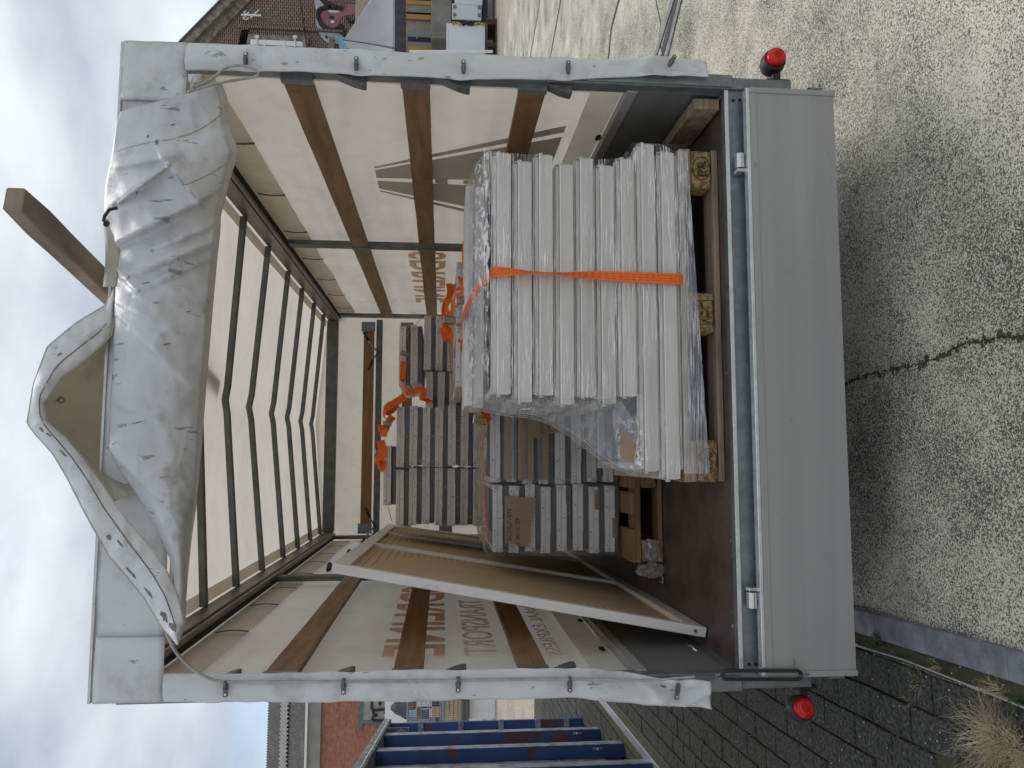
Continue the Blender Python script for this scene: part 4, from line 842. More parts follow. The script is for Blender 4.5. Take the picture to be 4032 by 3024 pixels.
# end-on frames
GE = 'frames stacked end-on in the trailer'
def end_frame(w=.31, D=1.05, h=.075, m='profile_end'):
    t = thing('window_frame', 'x', 'frame', (0, 0, 0), GE)
    def notched(x0, x1, y0, y1):
        b = MB(); z0, z1 = .030, h-.001
        b.box(x0, x1, y0, y1, z0, .0505); b.box(x0+.004, x1-.002, y0+.003, y1, .0507, .0535); b.box(x0+.001, x1-.001, y0-.001, y1, .0537, z1)
        b.box(x0+.012, x1-.09, y0-.003, y0, z0-.002, z0+.003)
        b.build('rail', m, t, bevel=.001)
    notched(0, w, 0, .03); bxm('rail', 0, w, D-.03, D, .03, h-.001, m, t, 0)
    for x in (0, w-.022): bxm('side_rail', x, x+.022, .0305, D-.031, .031, h-.002, m, t, 0)
    bxm('infill', .004, w-.004, .022, D-.02, .002, .0295, 'dark_pane', t, 0)
    for x, z in ((.025, .063), (w*.5, .041), (w-.03, .063), (w*.32, .063)):
        q = MB(); q.cyl((x, -.0025, z), (x, .002, z), .0028, 8); q.build('screw', 'black_gap', t)
    q = MB(); q.cyl((.010, -.006, .036), (.010, .010, .036), .0105, 14); q.build('roller', 'roller', t, bevel=.002)
    q = MB(); q.cyl((w-.012, -.005, .058), (w-.012, .010, .058), .0095, 14); q.build('roller', 'roller', t, bevel=.002)
    return t
EF = end_frame(); first = True
ORD = ['topmost', 'second', 'third', 'fourth', 'fifth', 'sixth', 'seventh', 'eighth', 'ninth', 'tenth']
def column(x0, y0, ztop, n, where, h=.075, sw=1, jit=.008):
    global first
    zb_ = ztop-n*h
    for i in range(n):
        t = EF if first else copy_tree(EF); first = False
        z = ztop-h*(i+1); t.scale = (sw, 1, h/.075)
        t.location = (x0+random.uniform(-jit, jit), y0+random.uniform(-.02, .02), z); t['label'] = '%s frame from the top in the %s' % (ORD[i], where) if i else 'topmost frame in the %s' % where
        if i % 2: t.scale = (-sw, 1, h/.075); t.location.x += .31*sw
    if zb_ > .25:
        q = MB(); q.box(x0+.02, x0+.31*sw-.02, y0+.05, y0+1.0, .146, zb_-.002); return q
# stack 2 on the brown pallet
column(.262, 1.06, .752, 8, 'left column on the brown pallet', .0758)
column(.582, 1.075, .765, 8, 'right column on the brown pallet', .0772, 1.07)
# stack 3 behind it
column(.300, 2.12, 1.262, 9, 'left column of the tall load behind', .0765, 1.10)
column(.650, 2.10, 1.262, 9, 'right column of the tall load behind', .0765, 1.16)
for x0 in (.32, .69):
    b = MB(); b.box(x0, x0+.31, 2.16, 3.1, .146, .571); tag(b.build('load_block', 'brown_edge'), ('left' if x0 < .5 else 'right')+' bundle of wood hidden low in the tall load', 'bundle')
t = copy_tree(EF); t.location = (.42, 2.13, 1.264); t.scale = (1.15, 1, 1); t['label'] = 'single frame lying across the very top of the tall load'
# stack 5 behind the front pallet on the right
column(1.035, 1.06, .930, 10, 'left column behind the front stack', .078, .94)
column(1.345, 1.07, .930, 10, 'right column behind the front stack', .078, .96)
# stack 4 farthest right
column(1.27, 2.48, 1.115, 8, 'right column of the farthest load', .0765, 1.16); column(.98, 2.50, 1.10, 7, 'left column of the farthest load', .0765, .92)
for (x0, lab, z) in ((1.17, 'long frame topmost on the farthest load under an orange strap', 1.20), (1.18, 'long frame second from the top on the farthest load', 1.125)):
    t = copy_tree(EF); t.location = (x0, 2.45, z); t.scale = (1.25, 1, 1); t['label'] = lab
b = MB(); b.box(1.15, 1.78, 2.50, 3.4, .146, .50); tag(b.build('load_block', 'brown_edge'), 'bundle of wood hidden low in the farthest load', 'bundle')
# brown and blue packing strips between the frames of the brown pallet's right column
for i, (z, m_, lab) in enumerate(((.672, 'brown_edge', 'brown'), (.640, 'blue_edge', 'bluish'), (.605, 'brown_edge', 'brown'), (.560, 'brown_edge', 'brown'), (.528, 'blue_edge', 'bluish'), (.492, 'brown_edge', 'brown'))):
    q = MB().box(.60, .91, 1.040, 1.058, z, z+(.030 if m_ == 'brown_edge' else .014)); tag(q.build('packing_strip', m_, bevel=.001), '%s packing strip, %s down, across the right column on the brown pallet' % (lab, ORD[i]), 'strip', 'packing strips')
for i, (x, z) in enumerate(((.66, .24), (.33, .165), (.46, .25), (.74, .31))):
    q = MB().box(x, x+.09, 1.045, 1.06, z, z+.02); tag(q.build('wood_wedge', 'pallet_brown', bevel=.002), ['wood wedge low in the right column', 'wood wedge at the foot of the left column', 'wood wedge a little above the foot of the left column', 'wood wedge midway up the right column'][i], 'wedge', 'wood wedges')
# film over the left stacks
W2 = thing('stretch_wrap', 'dull clear film stretched over the load on the brown pallet', 'film', (.55, 1.0, .15))
MB().grid(lambda u, v: (lerp(.25, .93, u), 1.028+.004*nz(u*30, v*3), lerp(.165, .785, v)), 40, 30).build('front_sheet', 'film_side', W2, smooth=True)
MB().grid(lambda u, v: (lerp(.255, .93, u), lerp(1.03, 2.09, v), .775+.02*nz(u*9, v*9)+.012*math.sin(math.pi*u)), 30, 40).build('top_sheet', 'film_dull', W2, smooth=True)
W3 = thing('stretch_wrap', 'thin clear film round the tall load at the back left', 'film', (.65, 2.1, .5))
MB().grid(lambda u, v: (lerp(.29, 1.02, u), 2.075+.004*nz(u*30, v*3), lerp(.60, 1.275, v)), 40, 30).build('front_sheet', 'film_side', W3, smooth=True)
W4 = thing('stretch_wrap', 'clear film over the farthest load with straps on it', 'film', (1.45, 2.4, .5))
MB().grid(lambda u, v: (lerp(1.10, 1.64, u), 2.425+.004*nz(u*30, v*3), lerp(.60, 1.27, v)), 30, 30).build('front_sheet', 'film_side', W4, smooth=True)
# crumpled film by the brown pallet
b = MB()
def crp(u, v):
    th = u*2*math.pi; ph = v*math.pi; r = .045*(1+.55*nz(math.cos(th)*3, math.sin(th)*3, ph*3)); return Vector((.205+r*math.sin(ph)*math.cos(th)*.7, .86+r*math.sin(ph)*math.sin(th), .055+r*1.3*math.cos(ph)))
b.grid(crp, 26, 16); o = b.build('film_scrap', 'film_dull'); tag(o, 'knot of crumpled clear film hanging beside the brown pallet', 'film scrap')
b = MB(); b.tube(smoothpl([(.20, .86, .02), (.18, .83, .012), (.17, .80, .02), (.15, .82, .01), (.155, .86, .015)], 2), .003, 5); tag(b.build('film_scrap', 'rope'), 'twisted end of film lying on the dark floor', 'film scrap')
b = MB(); b.grid(lambda u, v: (lerp(.245, .34, v)+.01*nz(u*3, v*9), .845-.004*nz(u*20, v*20)-.003, lerp(.105, .03, u)+.02*v-.02), 16, 12); tag(b.build('film_scrap', 'film_top', smooth=True), 'shiny film wound over the corner block of the brown pallet', 'film scrap')
# cardboard signs
t = thing('cardboard_sign', 'torn cardboard sign lettered SCHUIVEN d 30 L 27 on the left column', 'sign', (.40, 1.02, .55))
b = MB(); P_ = [at(x, y, Y=1.018) for x, y in ((1987, 1952), (2060, 1958), (2112, 1962), (2108, 2000), (2095, 2030), (2090, 2080), (2080, 2150), (2055, 2152), (2030, 2143), (1988, 2138))]; b.prism(P_, (0, .003, 0)); b.build('card', 'cardboard', t)
text('SCHUIVEN', 'lettering', 'marker', t, (.322, 1.016, .668), (1, 0, 0), (0, 0, 1), .02, width=.145, height=.020, thick=.0006, bold=-.012)
text('d 30  L 27', 'lettering', 'marker', t, (.300, 1.016, .630), (1, 0, 0), (0, 0, 1), .02, width=.125, height=.018, thick=.0006, bold=-.012)
t = thing('cardboard_sign', 'torn cardboard sign lettered SCHUIVEN 1 D50 L 87 on the right column', 'sign', (.86, 1.02, .50))
b = MB(); P_ = [at(x, y, Y=1.018) for x, y in ((2092, 1612), (2206, 1610), (2205, 1700), (2165, 1708), (2115, 1728), (2092, 1715))]; b.prism(P_, (0, .003, 0)); b.build('card', 'cardboard', t)
text('SCHUIVEN 1', 'lettering', 'marker', t, (.812, 1.016, .515), (1, 0, 0), (0, 0, 1), .02, width=.115, height=.018, thick=.0006, bold=-.012)
text('D50 L 87', 'lettering', 'marker', t, (.825, 1.016, .483), (1, 0, 0), (0, 0, 1), .02, width=.10, height=.018, thick=.0006, bold=-.012)
# =================================================================== LEANING SCREEN
SC = thing('framed_screen', 'tall white framed screen with brown panels leaning on the left', 'screen', (.07, .28, .0))
def sp(s, h, off=0):                                          # s along (0..1), h up (0..1)
    Bt = Vector((.072, .285, .002)).lerp(Vector((.010, 3.5, .002)), s); Tp = Vector((.318, .335, 1.385)).lerp(Vector((.200, 3.5, 1.392)), s)
    p = Bt.lerp(Tp, h); n = Vector((1, 0, -.17)).normalized(); return p-n*off*-1
def slab(s0, s1, h0, h1, o0, o1, name, m, bv=.002):
    vs = [sp(s0, h0, o0), sp(s1, h0, o0), sp(s1, h1, o0), sp(s0, h1, o0), sp(s0, h0, o1), sp(s1, h0, o1), sp(s1, h1, o1), sp(s0, h1, o1)]
    return MB().add(vs, [(0, 1, 2, 3), (7, 6, 5, 4), (0, 4, 5, 1), (1, 5, 6, 2), (2, 6, 7, 3), (3, 7, 4, 0)]).build(name, m, SC, bevel=bv)
TH = .036
slab(0, .014, 0, 1, -TH, 0, 'stile', 'white_wood'); slab(.986, 1, 0, 1, -TH, 0, 'stile', 'white_wood')
slab(.0142, .9858, 0, .050, -TH, -.0, 'bottom_rail', 'white_wood'); slab(.0142, .9858, .958, 1, -TH, -.0, 'top_rail', 'white_wood')
for s in (.376, .70): slab(s, s+.012, .0503, .9577, -.030, -.001, 'divider', 'white_wood')
for a, c in ((.0145, .3757), (.3883, .6997), (.7123, .9855)):
    pn = slab(a, c, .0503, .9577, -.024, -.018, 'panel', 'screen_panel', 0)
    n = max(2, int((c-a)*3.2/.032)); b = MB()
    for i in range(1, n):
        s = 0
    m_ = int(1.3/.034)
    for i in range(1, m_):
        h = .0503+i*(.9074/m_); b.add([sp(a, h, -.0172), sp(c, h, -.0172), sp(c, h+.0028, -.0172), sp(a, h+.0028, -.0172)], [(0, 1, 2, 3)])
    b.build('score_lines', 'score', pn)
for s in (.004, .20, .40, .60):
    p = sp(s, 1.0, -.02); b = MB(); b.tube([p, p+Vector((.004, 0, .012)), p+Vector((.005, 0, .018))], [.011, .020, .014], 12); b.build('foot_cap', 'black_rubber', SC, smooth=True)
c = sp(0, .03, -.018); MB().cyl(c+Vector((0, -.006, 0)), c, .006, 10).build('screw', 'galv_dark', SC)
# =================================================================== RATCHET STRAPS
GS = 'orange ratchet straps on the load'
def ribbon(pts, w=.035, up=(0, 0, 1), tw=None, name='webbing', parent=None, it=2, stitch=True):
    pl = [Vector(p) for p in smoothpl([tuple(p) for p in pts], it)]; b = MB(); sb = MB(); L_ = len(pl); rows = []
    for i, p in enumerate(pl):
        d = (pl[min(i+1, L_-1)]-pl[max(i-1, 0)]).normalized(); u = Vector(up)
        if tw: u = Matrix.Rotation(tw(i/(L_-1)), 3, d) @ u
        s = (u-d*u.dot(d)); s = s.normalized() if s.length > .05 else Vector((1, 0, 0)); rows.append((p-s*w/2, p+s*w/2, s, s.cross(d)))
    for r0, r1 in zip(rows, rows[1:]): b.add([r0[0], r0[1], r1[1], r1[0]], [(0, 1, 2, 3)])
    o = b.build(name, 'webbing', parent, smooth=False, solid=.0016)
    if stitch:
        for k in (-.25, 0, .25):
            for r0, r1 in zip(rows, rows[1:]):
                a = (r0[0]+r0[1])/2+r0[2]*w*k; c = (r1[0]+r1[1])/2+r1[2]*w*k; m = a.lerp(c, .6); n_ = r0[3]*.0016
                n_ = n_ if n_.dot(CP-a) > 0 else -n_; h = r0[2]*.0006
                sb.add([a+n_-h, a+n_+h, m+n_+h, m+n_-h], [(0, 1, 2, 3)])
        sb.build('stitching', 'stitch', o)
    return o
def ratchet(parent, c, ang=0, s=1.0, roll=0):
    s *= .72
    c = Vector(c); R_ = Matrix.Rotation(ang, 3, 'Y') @ Matrix.Rotation(roll, 3, 'X')
    def P(x, y, z): return c+R_ @ (Vector((x, y, z))*s)
    rb = MB()
    for x in (-.021, .021): rb.prism([P(x, -.014, -.035), P(x, .012, -.035), P(x, .016, 0), P(x, .010, .035), P(x, -.010, .035), P(x, -.018, 0)], R_ @ Vector((.003*s, 0, 0)))
    rb.box(0, 0, 0, 0, 0, 0) if False else None
    o = rb.build('ratchet', 'brass_steel', parent, bevel=.001)
    q = MB(); q.cyl(P(-.022, 0, 0), P(.026, 0, 0), .006*s, 10); q.cyl(P(-.024, -.004, .030), P(.028, -.004, .030), .005*s, 10); q.build('spindle', 'steel_bright', o)
    q = MB(); q.prism([P(-.018, -.022, -.055), P(.018, -.022, -.055), P(.018, -.018, .02), P(-.018, -.018, .02)], R_ @ Vector((0, .004*s, 0))); q.build('lever', 'brass_steel', o, bevel=.001)
    return o
st = thing('ratchet_strap', 'taut orange strap over the front stack of white frames', 'strap', (1.33, .04, .12), GS)
x1, x2 = at(2704, 1078, Y=.04).x, at(2704, 1120, Y=.04).x
cx_ = (x1+x2)/2; w_ = abs(x1-x2)
pts = [(cx_, .6, .115), (cx_, .10, .112), (cx_, .043, .125), (cx_+.002, .038, .30), (cx_+.006, .036, .50), (cx_+.010, .036, .68), (cx_+.012, .038, .80), (cx_+.011, .046, .828), (cx_-.022, .22, .872), (cx_-.065, .45, .912), (cx_-.11, .62, .915)]
ribbon(pts, w_, up=(1, 0, 0), tw=lambda t: 1.15*math.exp(-((t-.48)/.10)**2), parent=st, it=3)
def heap(cs, label, rat=None, n=1, w=.034):
    t = thing('ratchet_strap', label, 'strap', cs[0][0], GS)
    for pts, up in cs[1:]: ribbon(pts, w, up=up, parent=t)
    for r in (rat or []): ratchet(t, *r)
    return t
def A3(l): return [at(x, y, Y=Y) for x, y, Y in l]
# loops beside the buckle of the front strap
heap([(tuple(at(1815, 1180, Y=.75)),), (A3([(1850, 1185, .60), (1835, 1195, .65), (1830, 1175, .75), (1815, 1165, .8), (1800, 1175, .8)]), (1, 0, 0)),
      (A3([(1797, 1145, .75), (1815, 1135, .72), (1835, 1150, .7), (1830, 1170, .7), (1805, 1160, .8), (1790, 1180, .85), (1795, 1210, .9)]), (0, 1, .3)),
      (A3([(1828, 945, .8), (1824, 1000, .8), (1826, 1050, .8), (1835, 1080, .82), (1820, 1100, .84), (1805, 1092, .85), (1822, 1130, .86)]), (0, 1, .4))],
     'orange strap with its ratchet on the top edge of the front stack', [(tuple(at(1816, 1185, Y=.62)), 0.0, .95, -.3)])
heap([(tuple(at(1765, 1200, Y=1.3)),), (A3([(1768, 1116, 1.4), (1775, 1150, 1.38), (1765, 1180, 1.36), (1750, 1205, 1.34), (1752, 1260, 1.3), (1758, 1320, 1.28), (1765, 1345, 1.28)]), (.5, .2, 1)),
      (A3([(1790, 1118, 1.4), (1780, 1160, 1.4), (1762, 1185, 1.3), (1756, 1215, 1.3), (1768, 1250, 1.25), (1782, 1225, 1.2), (1780, 1180, 1.2)]), (.2, 1, .5)),
      (A3([(1742, 1290, 1.25), (1752, 1335, 1.22), (1768, 1345, 1.2), (1775, 1310, 1.2), (1760, 1285, 1.2), (1748, 1310, 1.18)]), (.3, .4, 1)),
      (A3([(1805, 1340, .98), (1820, 1345, .98), (1845, 1335, .97), (1820, 1370, .96), (1835, 1385, .95)]), (.2, .3, 1))],
     'tangled orange strap hanging beside the farthest load', [(tuple(at(1768, 1262, Y=1.2)), 0.15, 1.15, 0), ])
heap([(tuple(at(1600, 1500, Y=2.3)),), (A3([(1665, 1250, 2.36), (1640, 1275, 2.36), (1615, 1300, 2.38), (1600, 1330, 2.38), (1593, 1370, 2.38), (1592, 1390, 2.38)]), (.3, 1, 0)),
      (A3([(1660, 1278, 2.36), (1640, 1290, 2.36), (1618, 1305, 2.36)]), (.2, 1, 0)),
      (A3([(1590, 1420, 2.36), (1586, 1470, 2.36), (1585, 1510, 2.36), (1598, 1545, 2.34)]), (1, 0, .15)),
      (A3([(1598, 1548, 2.30), (1625, 1545, 2.28), (1650, 1535, 2.26), (1666, 1532, 2.26), (1672, 1545, 2.25), (1660, 1575, 2.22), (1680, 1577, 2.2), (1706, 1581, 2.2)]), (.25, .2, 1))],
     'orange strap bent over the upper edge of the farthest load', [(tuple(at(1587, 1392, Y=2.36)), 1.57-1.3, .9, 0)], w=.038)
heap([(tuple(at(1530, 1640, Y=2.05)),), (A3([(1592, 1562, 2.06), (1570, 1578, 2.05), (1550, 1590, 2.04), (1527, 1600, 2.03), (1522, 1625, 2.03), (1545, 1612, 2.03), (1560, 1590, 2.05)]), (.45, .1, 1)),
      (A3([(1550, 1600, 2.04), (1532, 1612, 2.02), (1512, 1620, 2.0), (1512, 1645, 2.0), (1530, 1650, 2.0), (1538, 1632, 2.0), (1525, 1618, 2.0)]), (.2, 1, .4)),
      (A3([(1548, 1640, 2.04), (1525, 1665, 2.03), (1515, 1700, 2.03), (1500, 1695, 2.02), (1503, 1675, 2.02), (1512, 1690, 2.0), (1510, 1720, 2.0)]), (.3, .5, 1)),
      (A3([(1498, 1735, 2.02), (1505, 1760, 2.0), (1512, 1790, 2.0), (1500, 1800, 2.0), (1488, 1810, 2.0), (1490, 1825, 2.0), (1508, 1815, 2.0), (1505, 1840, 2.0), (1495, 1850, 2.0)]), (.5, .2, 1))],
     'long orange strap heaped down the top edge of the tall load', [(tuple(at(1490, 1780, Y=2.04)), .1, .8, 0), (tuple(at(1521, 1670, Y=2.0)), .1, .8, 0)], w=.048)
heap([(tuple(at(1900, 1640, Y=1.0)),), (A3([(1885, 1592, 1.02), (1900, 1605, 1.0), (1920, 1600, .98), (1932, 1618, .98), (1910, 1622, .98), (1898, 1605, .97), (1915, 1592, .97)]), (.2, .7, .6)),
      (A3([(1930, 1608, .99), (1922, 1635, .97), (1905, 1645, .96), (1890, 1660, .96), (1898, 1672, .96), (1918, 1662, .96), (1925, 1640, .97)]), (.2, .5, 1)),
      (A3([(1888, 1610, .99), (1895, 1635, .97), (1915, 1650, .97), (1930, 1640, .97)]), (.1, 1, .3))],
     'orange strap bundled on top of the load on the brown pallet', [(tuple(at(1884, 1655, Y=.97)), .15, 1.0, 0)], w=.026)
for pts, lab in ((A3([(1898, 1720, 1.025), (1902, 1850, 1.025), (1905, 1950, 1.022), (1915, 2060, 1.02), (1922, 2130, 1.02)]), 'thin orange cord drawn over the edge of the brown pallet load'),
                 (A3([(1768, 1350, 2.42), (1775, 1450, 2.42), (1785, 1570, 2.41)]), 'thin orange cord down the farthest load, nearer its middle'),
                 (A3([(1778, 1330, 2.40), (1783, 1450, 2.40), (1790, 1570, 2.40)]), 'thin orange cord down the farthest load, nearer the front stack'),
                 (A3([(1528, 1998, 2.07), (1535, 2020, 2.06), (1542, 2052, 2.06)]), 'short orange cord at the left top of the tall load')):
    tag(MB().tube(pts, .0028, 6).build('orange_cord', 'webbing'), lab, 'cord')
# =================================================================== LEFT BACKGROUND
# blue container
K = thing('steel_container', 'rusty blue steel container with ribbed side beside the rail', 'container', (-2.6, 5.0, G))
KC = Vector((-2.195, 6.36, 0)); KD = Vector((.209, -.978, 0)); KN = Vector((.978, .209, 0)); ztop = 1.52
def kb(s0, s1, t0, t1, z0, z1, name, m, parent=K, bevel=.004):
    f = lambda a, c, z: KC+KD*a+KN*c+Vector((0, 0, z)); vs = [f(s0, t0, z0), f(s1, t0, z0), f(s1, t1, z0), f(s0, t1, z0), f(s0, t0, z1), f(s1, t0, z1), f(s1, t1, z1), f(s0, t1, z1)]
    return MB().add(vs, [(0, 3, 2, 1), (4, 5, 6, 7), (0, 1, 5, 4), (1, 2, 6, 5), (2, 3, 7, 6), (3, 0, 4, 7)]).build(name, m, parent, bevel=bevel)
kb(.0, 5.6, -2.3, -.115, G+.06, ztop, 'body', 'container_blue'); kb(.0005, 5.6, -.1148, -.110, G+.2, ztop-.002, 'sky_sheen_wall', 'container_pale')  # pale sheet over the recessed wall: rusty, with reflected sky painted in
kb(-.10, 5.6, -.16, .035, ztop+.001, ztop+.085, 'top_rail', 'rail_rusty', bevel=.008); kb(-.02, 5.6, .036, .040, ztop+.02, ztop+.03, 'tarp_edge', 'white_paint')
kb(-.03, .05, -.109, .0, G+.01, ztop-.001, 'corner_post', 'container_blue')
for i in range(5):
    s_ = 1.06*(i+1); o = kb(s_-.20, s_, -.109, -.004, G+.0+.0, ztop-.001, 'rib', 'container_blue'); kb(s_-.197, s_-.003, -.0038, 0, G+.004, ztop-.003, 'sky_sheen_face', 'container_pale', o, 0)  # rib fronts get the same painted sky reflection
for z in (1.16, .72, .28, -.13, -.45):
    o = kb(.051, .075, -.10, .012, z, z+.06, 'hook_bracket', 'container_pale', bevel=.005)
kb(.86-.25, .86-.22, -.05, .02, ztop-.22, ztop-.002, 'corner_plate', 'container_pale')
for s_ in (1.06, 2.12):
    c = KC+KD*(s_+.01)+KN*(-.03)+Vector((0, 0, -.36)); b = MB(); b.tube([c, c+KD*.03+Vector((0, 0, .03)), c+KD*.05, c+KD*.03-Vector((0, 0, .04))], .012, 6, True); b.build('lashing_eye', 'container_pale', K)
# brick building with corrugated roof
HB = thing('brick_building', 'red brick building with grey corrugated roof behind the container', 'building', (-9, 28, G))
zb1 = at(1266, 2800, Y=28).z; zg = at(1212, 2800, Y=28).z; zr = at(1056, 2800, Y=32.2).z
b = MB(); b.box(-16, 0, 28, 34, G, zb1); b.build('wall', 'brick_orange', HB)
MB().box(-16.1, .1, 27.85, 34.1, zb1, zg).build('fascia', 'grey_board', HB)
MB().box(-16.15, .15, 27.7, 27.84, zg-.04, zg+.04).build('gutter', 'white_paint', HB)
zm = lerp(zg, zr, .40)
def rfz(u, v):
    x = -16.1+16.2*u; z = lerp(zg, zr, v); y = 27.8+v*4.4
    k = .03*math.sin(x*2*math.pi/.11); return (x, y-k*.5, z+k)
rfo = MB().grid(rfz, 1300, 5); rfo.build('roof', 'roof_tile', HB)
MB().grid(lambda u, v: (-16.1+16.2*u, 27.79+lerp(.42, .60, v)*4.4-.05-.02*math.sin((-16.1+16.2*u)*2*math.pi/.16), lerp(zg, zr, lerp(.42, .60, v))+.05+.035*math.sin((-16.1+16.2*u)*2*math.pi/.16)), 900, 2).build('roof_joint', 'grey_board', HB)
p0 = at(1413, 2875, Y=27.95); zf = p0.z
fo = MB().box(p0.x, -3, 27.90, 27.98, zf-.14, zf).build('window_frame', 'teal_frame', HB)
MB().box(p0.x+.25, p0.x+.36, 27.90, 27.98, -.5, zf-.1405).build('window_frame', 'teal_frame', HB)
MB().box(p0.x+.3605, -3, 27.93, 27.99, -.5, zf-.1405).build('painted_panel', 'graf_wall', HB)
b = MB()
def squig(pts, r, Y): b.tube([at(x, y, Y=Y) for x, y in smoothpl(pts, 2)], r, 5)
for pts in ([(1465, 2760), (1462, 2785), (1468, 2800), (1530, 2790), (1560, 2770)], [(1468, 2800), (1470, 2815), (1490, 2817), (1466, 2822), (1465, 2838), (1500, 2838), (1535, 2828), (1545, 2810)],
            [(1500, 2755), (1492, 2772), (1500, 2775)], [(1523, 2758), (1527, 2770), (1521, 2773)], [(1512, 2806), (1540, 2798), (1560, 2800), (1565, 2815), (1560, 2818)], [(1560, 2760), (1566, 2758), (1562, 2775)]): squig(pts, .045, 27.88)
b.build('graffiti_line', 'black_paint', HB)
b = MB(); b.prism([at(x, y, Y=27.85) for x, y in ((1585, 2758), (1600, 2756), (1604, 2770), (1592, 2775))], (0, .01, 0)); b.prism([at(x, y, Y=27.85) for x, y in ((1592, 2800), (1606, 2798), (1612, 2815), (1598, 2820), (1588, 2815))], (0, .01, 0)); b.build('graffiti_fill', 'graf_hot', HB)
b = MB().box(-12, -4, 27.5, 27.6, G, 3); b.build('pale_panel', 'white_paint', HB)
# closed parasol
U = thing('closed_parasol', 'folded dark grey parasol by the graffiti wall', 'parasol', tuple(at(1860, 2785, Y=24)))
top = at(1538, 2786, Y=24); bot = at(1637, 2786, Y=24); rad = [.06, .20, .27, .36, .42, .36]; pl = [top.lerp(bot, k/5) for k in range(6)]
MB().tube(pl, rad, 12).build('canopy', 'umbrella', U); MB().cyl(at(1640, 2786, Y=24), at(1860, 2786, Y=24), .035, 8).build('pole', 'black_paint', U)
# mesh fence with timber and clutter behind it
FN = thing('mesh_fence', 'grey wire mesh fence panel in front of the timber stacks', 'fence', tuple(at(1860, 2785, Y=19)))
b = MB()
for k in range(16): 
    y = 2740+k*7; b.tube([at(1600, y, Y=19), at(1850, y, Y=19)], .008, 4)
for k in range(14): 
    x = 1605+k*18; b.tube([at(x, 2735, Y=19), at(x, 2850, Y=19)], .008, 4)
stuff(b.build('wire_mesh', 'galv', FN))
for x in (1606, 1738): MB().tube([at(x, 2735, Y=19), at(x, 2850, Y=19)], .03, 6).build('cross_tube', 'galv', FN)
for k, (x0, x1, m_, n_) in enumerate(((1742, 1756, 'grey_board', 'pale sawn timber pack topmost behind the fence'), (1757, 1770, 'timber_pale', 'yellow timber pack second from top behind the fence'), (1772, 1786, 'timber_pale', 'yellow timber pack in the middle behind the fence'), (1787, 1802, 'timber_pale', 'yellow timber pack second from bottom behind the fence'), (1804, 1818, 'timber_pale', 'lowest yellow timber pack behind the fence'))):
    a = at(x0, 2860, Y=20.5+k*.01); c = at(x1, 2720, Y=20.5); q = MB().box(a.x, c.x, 20.5, 22, c.z, a.z); tag(q.build('timber_pack', m_, bevel=.01), n_, 'timber', 'timber packs behind the fence')
a = at(1820, 2860, Y=20.4); c = at(1846, 2720, Y=20.4); tag(MB().box(a.x, c.x, 20.3, 22, c.z, a.z).build('storage_rack', 'black_paint'), 'dark rack under the timber packs', 'rack')
a = at(1850, 2860, Y=20); c = at(1900, 2720, Y=20); tag(MB().box(a.x, c.x, 20.6, 22, G, a.z).build('concrete_block', 'white_paint', bevel=.02), 'long pale concrete block below the timber rack', 'block')
cl = [('blue', 'graf_blue', 1600, 2805, 1640, 2825), ('red', 'brick_piece', 1640, 2790, 1660, 2830), ('white', 'white_paint', 1645, 2750, 1690, 2768), ('dark blue', 'blue_dark', 1655, 2800, 1690, 2830), ('yellow', 'yellow_wood', 1625, 2800, 1672, 2815), ('light wood', 'timber_pale', 1700, 2790, 1735, 2825), ('dark', 'black_paint', 1700, 2745, 1735, 2785), ('brown', 'dark_wood', 1715, 2800, 1742, 2850), ('red framed', 'webbing', 1683, 2740, 1688, 2850), ('grey', 'glass_grey', 1600, 2830, 1735, 2850), ('orange', 'brick_piece', 1612, 2760, 1630, 2800)]
for i, (nm, m_, x0, y0, x1, y1) in enumerate(cl):
    Yc = 21+i*.25; a = at(x0, y1, Y=Yc); c = at(x1, y0, Y=Yc); q = MB().box(a.x, c.x, Yc, Yc+.2, c.z, a.z); tag(q.build('storage_item', m_, bevel=.01), '%s item in the clutter behind the mesh fence' % nm, 'clutter', 'clutter behind the fence')
# ground beyond the paving, left
b = MB(); b.add([(-30, 11, G+.008), (-.0, 11, G+.008), (-.0, 24, G+.008), (-30, 24, G+.008)], [(0, 1, 2, 3)]); struct(b.build('gravel_yard', 'concrete_far'))
# =================================================================== RIGHT BACKGROUND
YH = 30
HR = thing('brick_house', 'dark brick gabled house covered with graffiti at the upper right', 'house', (18, YH, G))
g0 = at(754, 175, Y=YH); g1 = at(925, 0, Y=YH); gd = (g1-g0).normalized(); apex = g0-gd*1.6; low = g1+gd*8
Dn = Vector((0, 0, -1))
w = MB(); pl = [Vector((apex.x-3, YH, G)), Vector((low.x, YH, G)), low, apex, Vector((apex.x-3, YH, apex.z-3))]
w.prism([(p.x, YH, p.z) for p in pl], (0, 7, 0)); w.build('wall', 'brick_dark', HR)
nrm = Vector((-gd.z, 0, gd.x)); nrm = nrm if nrm.z > 0 else -nrm
def barge(o0, o1, y0, y1, m, nm):
    a = apex+nrm*o0; c = low+nrm*o0; a2 = apex+nrm*o1; c2 = low+nrm*o1
    MB().prism([(a.x, y0, a.z), (c.x, y0, c.z), (c2.x, y0, c2.z), (a2.x, y0, a2.z)], (0, y1-y0, 0)).build(nm, m, HR)
barge(-.55, -.22, YH-.15, YH-.001, 'stone_trim', 'cornice'); barge(-.22, .10, YH-.45, YH-.0012, 'stone_trim', 'cornice'); barge(.10, .16, YH-.55, YH+7, 'roof_tile', 'roof')
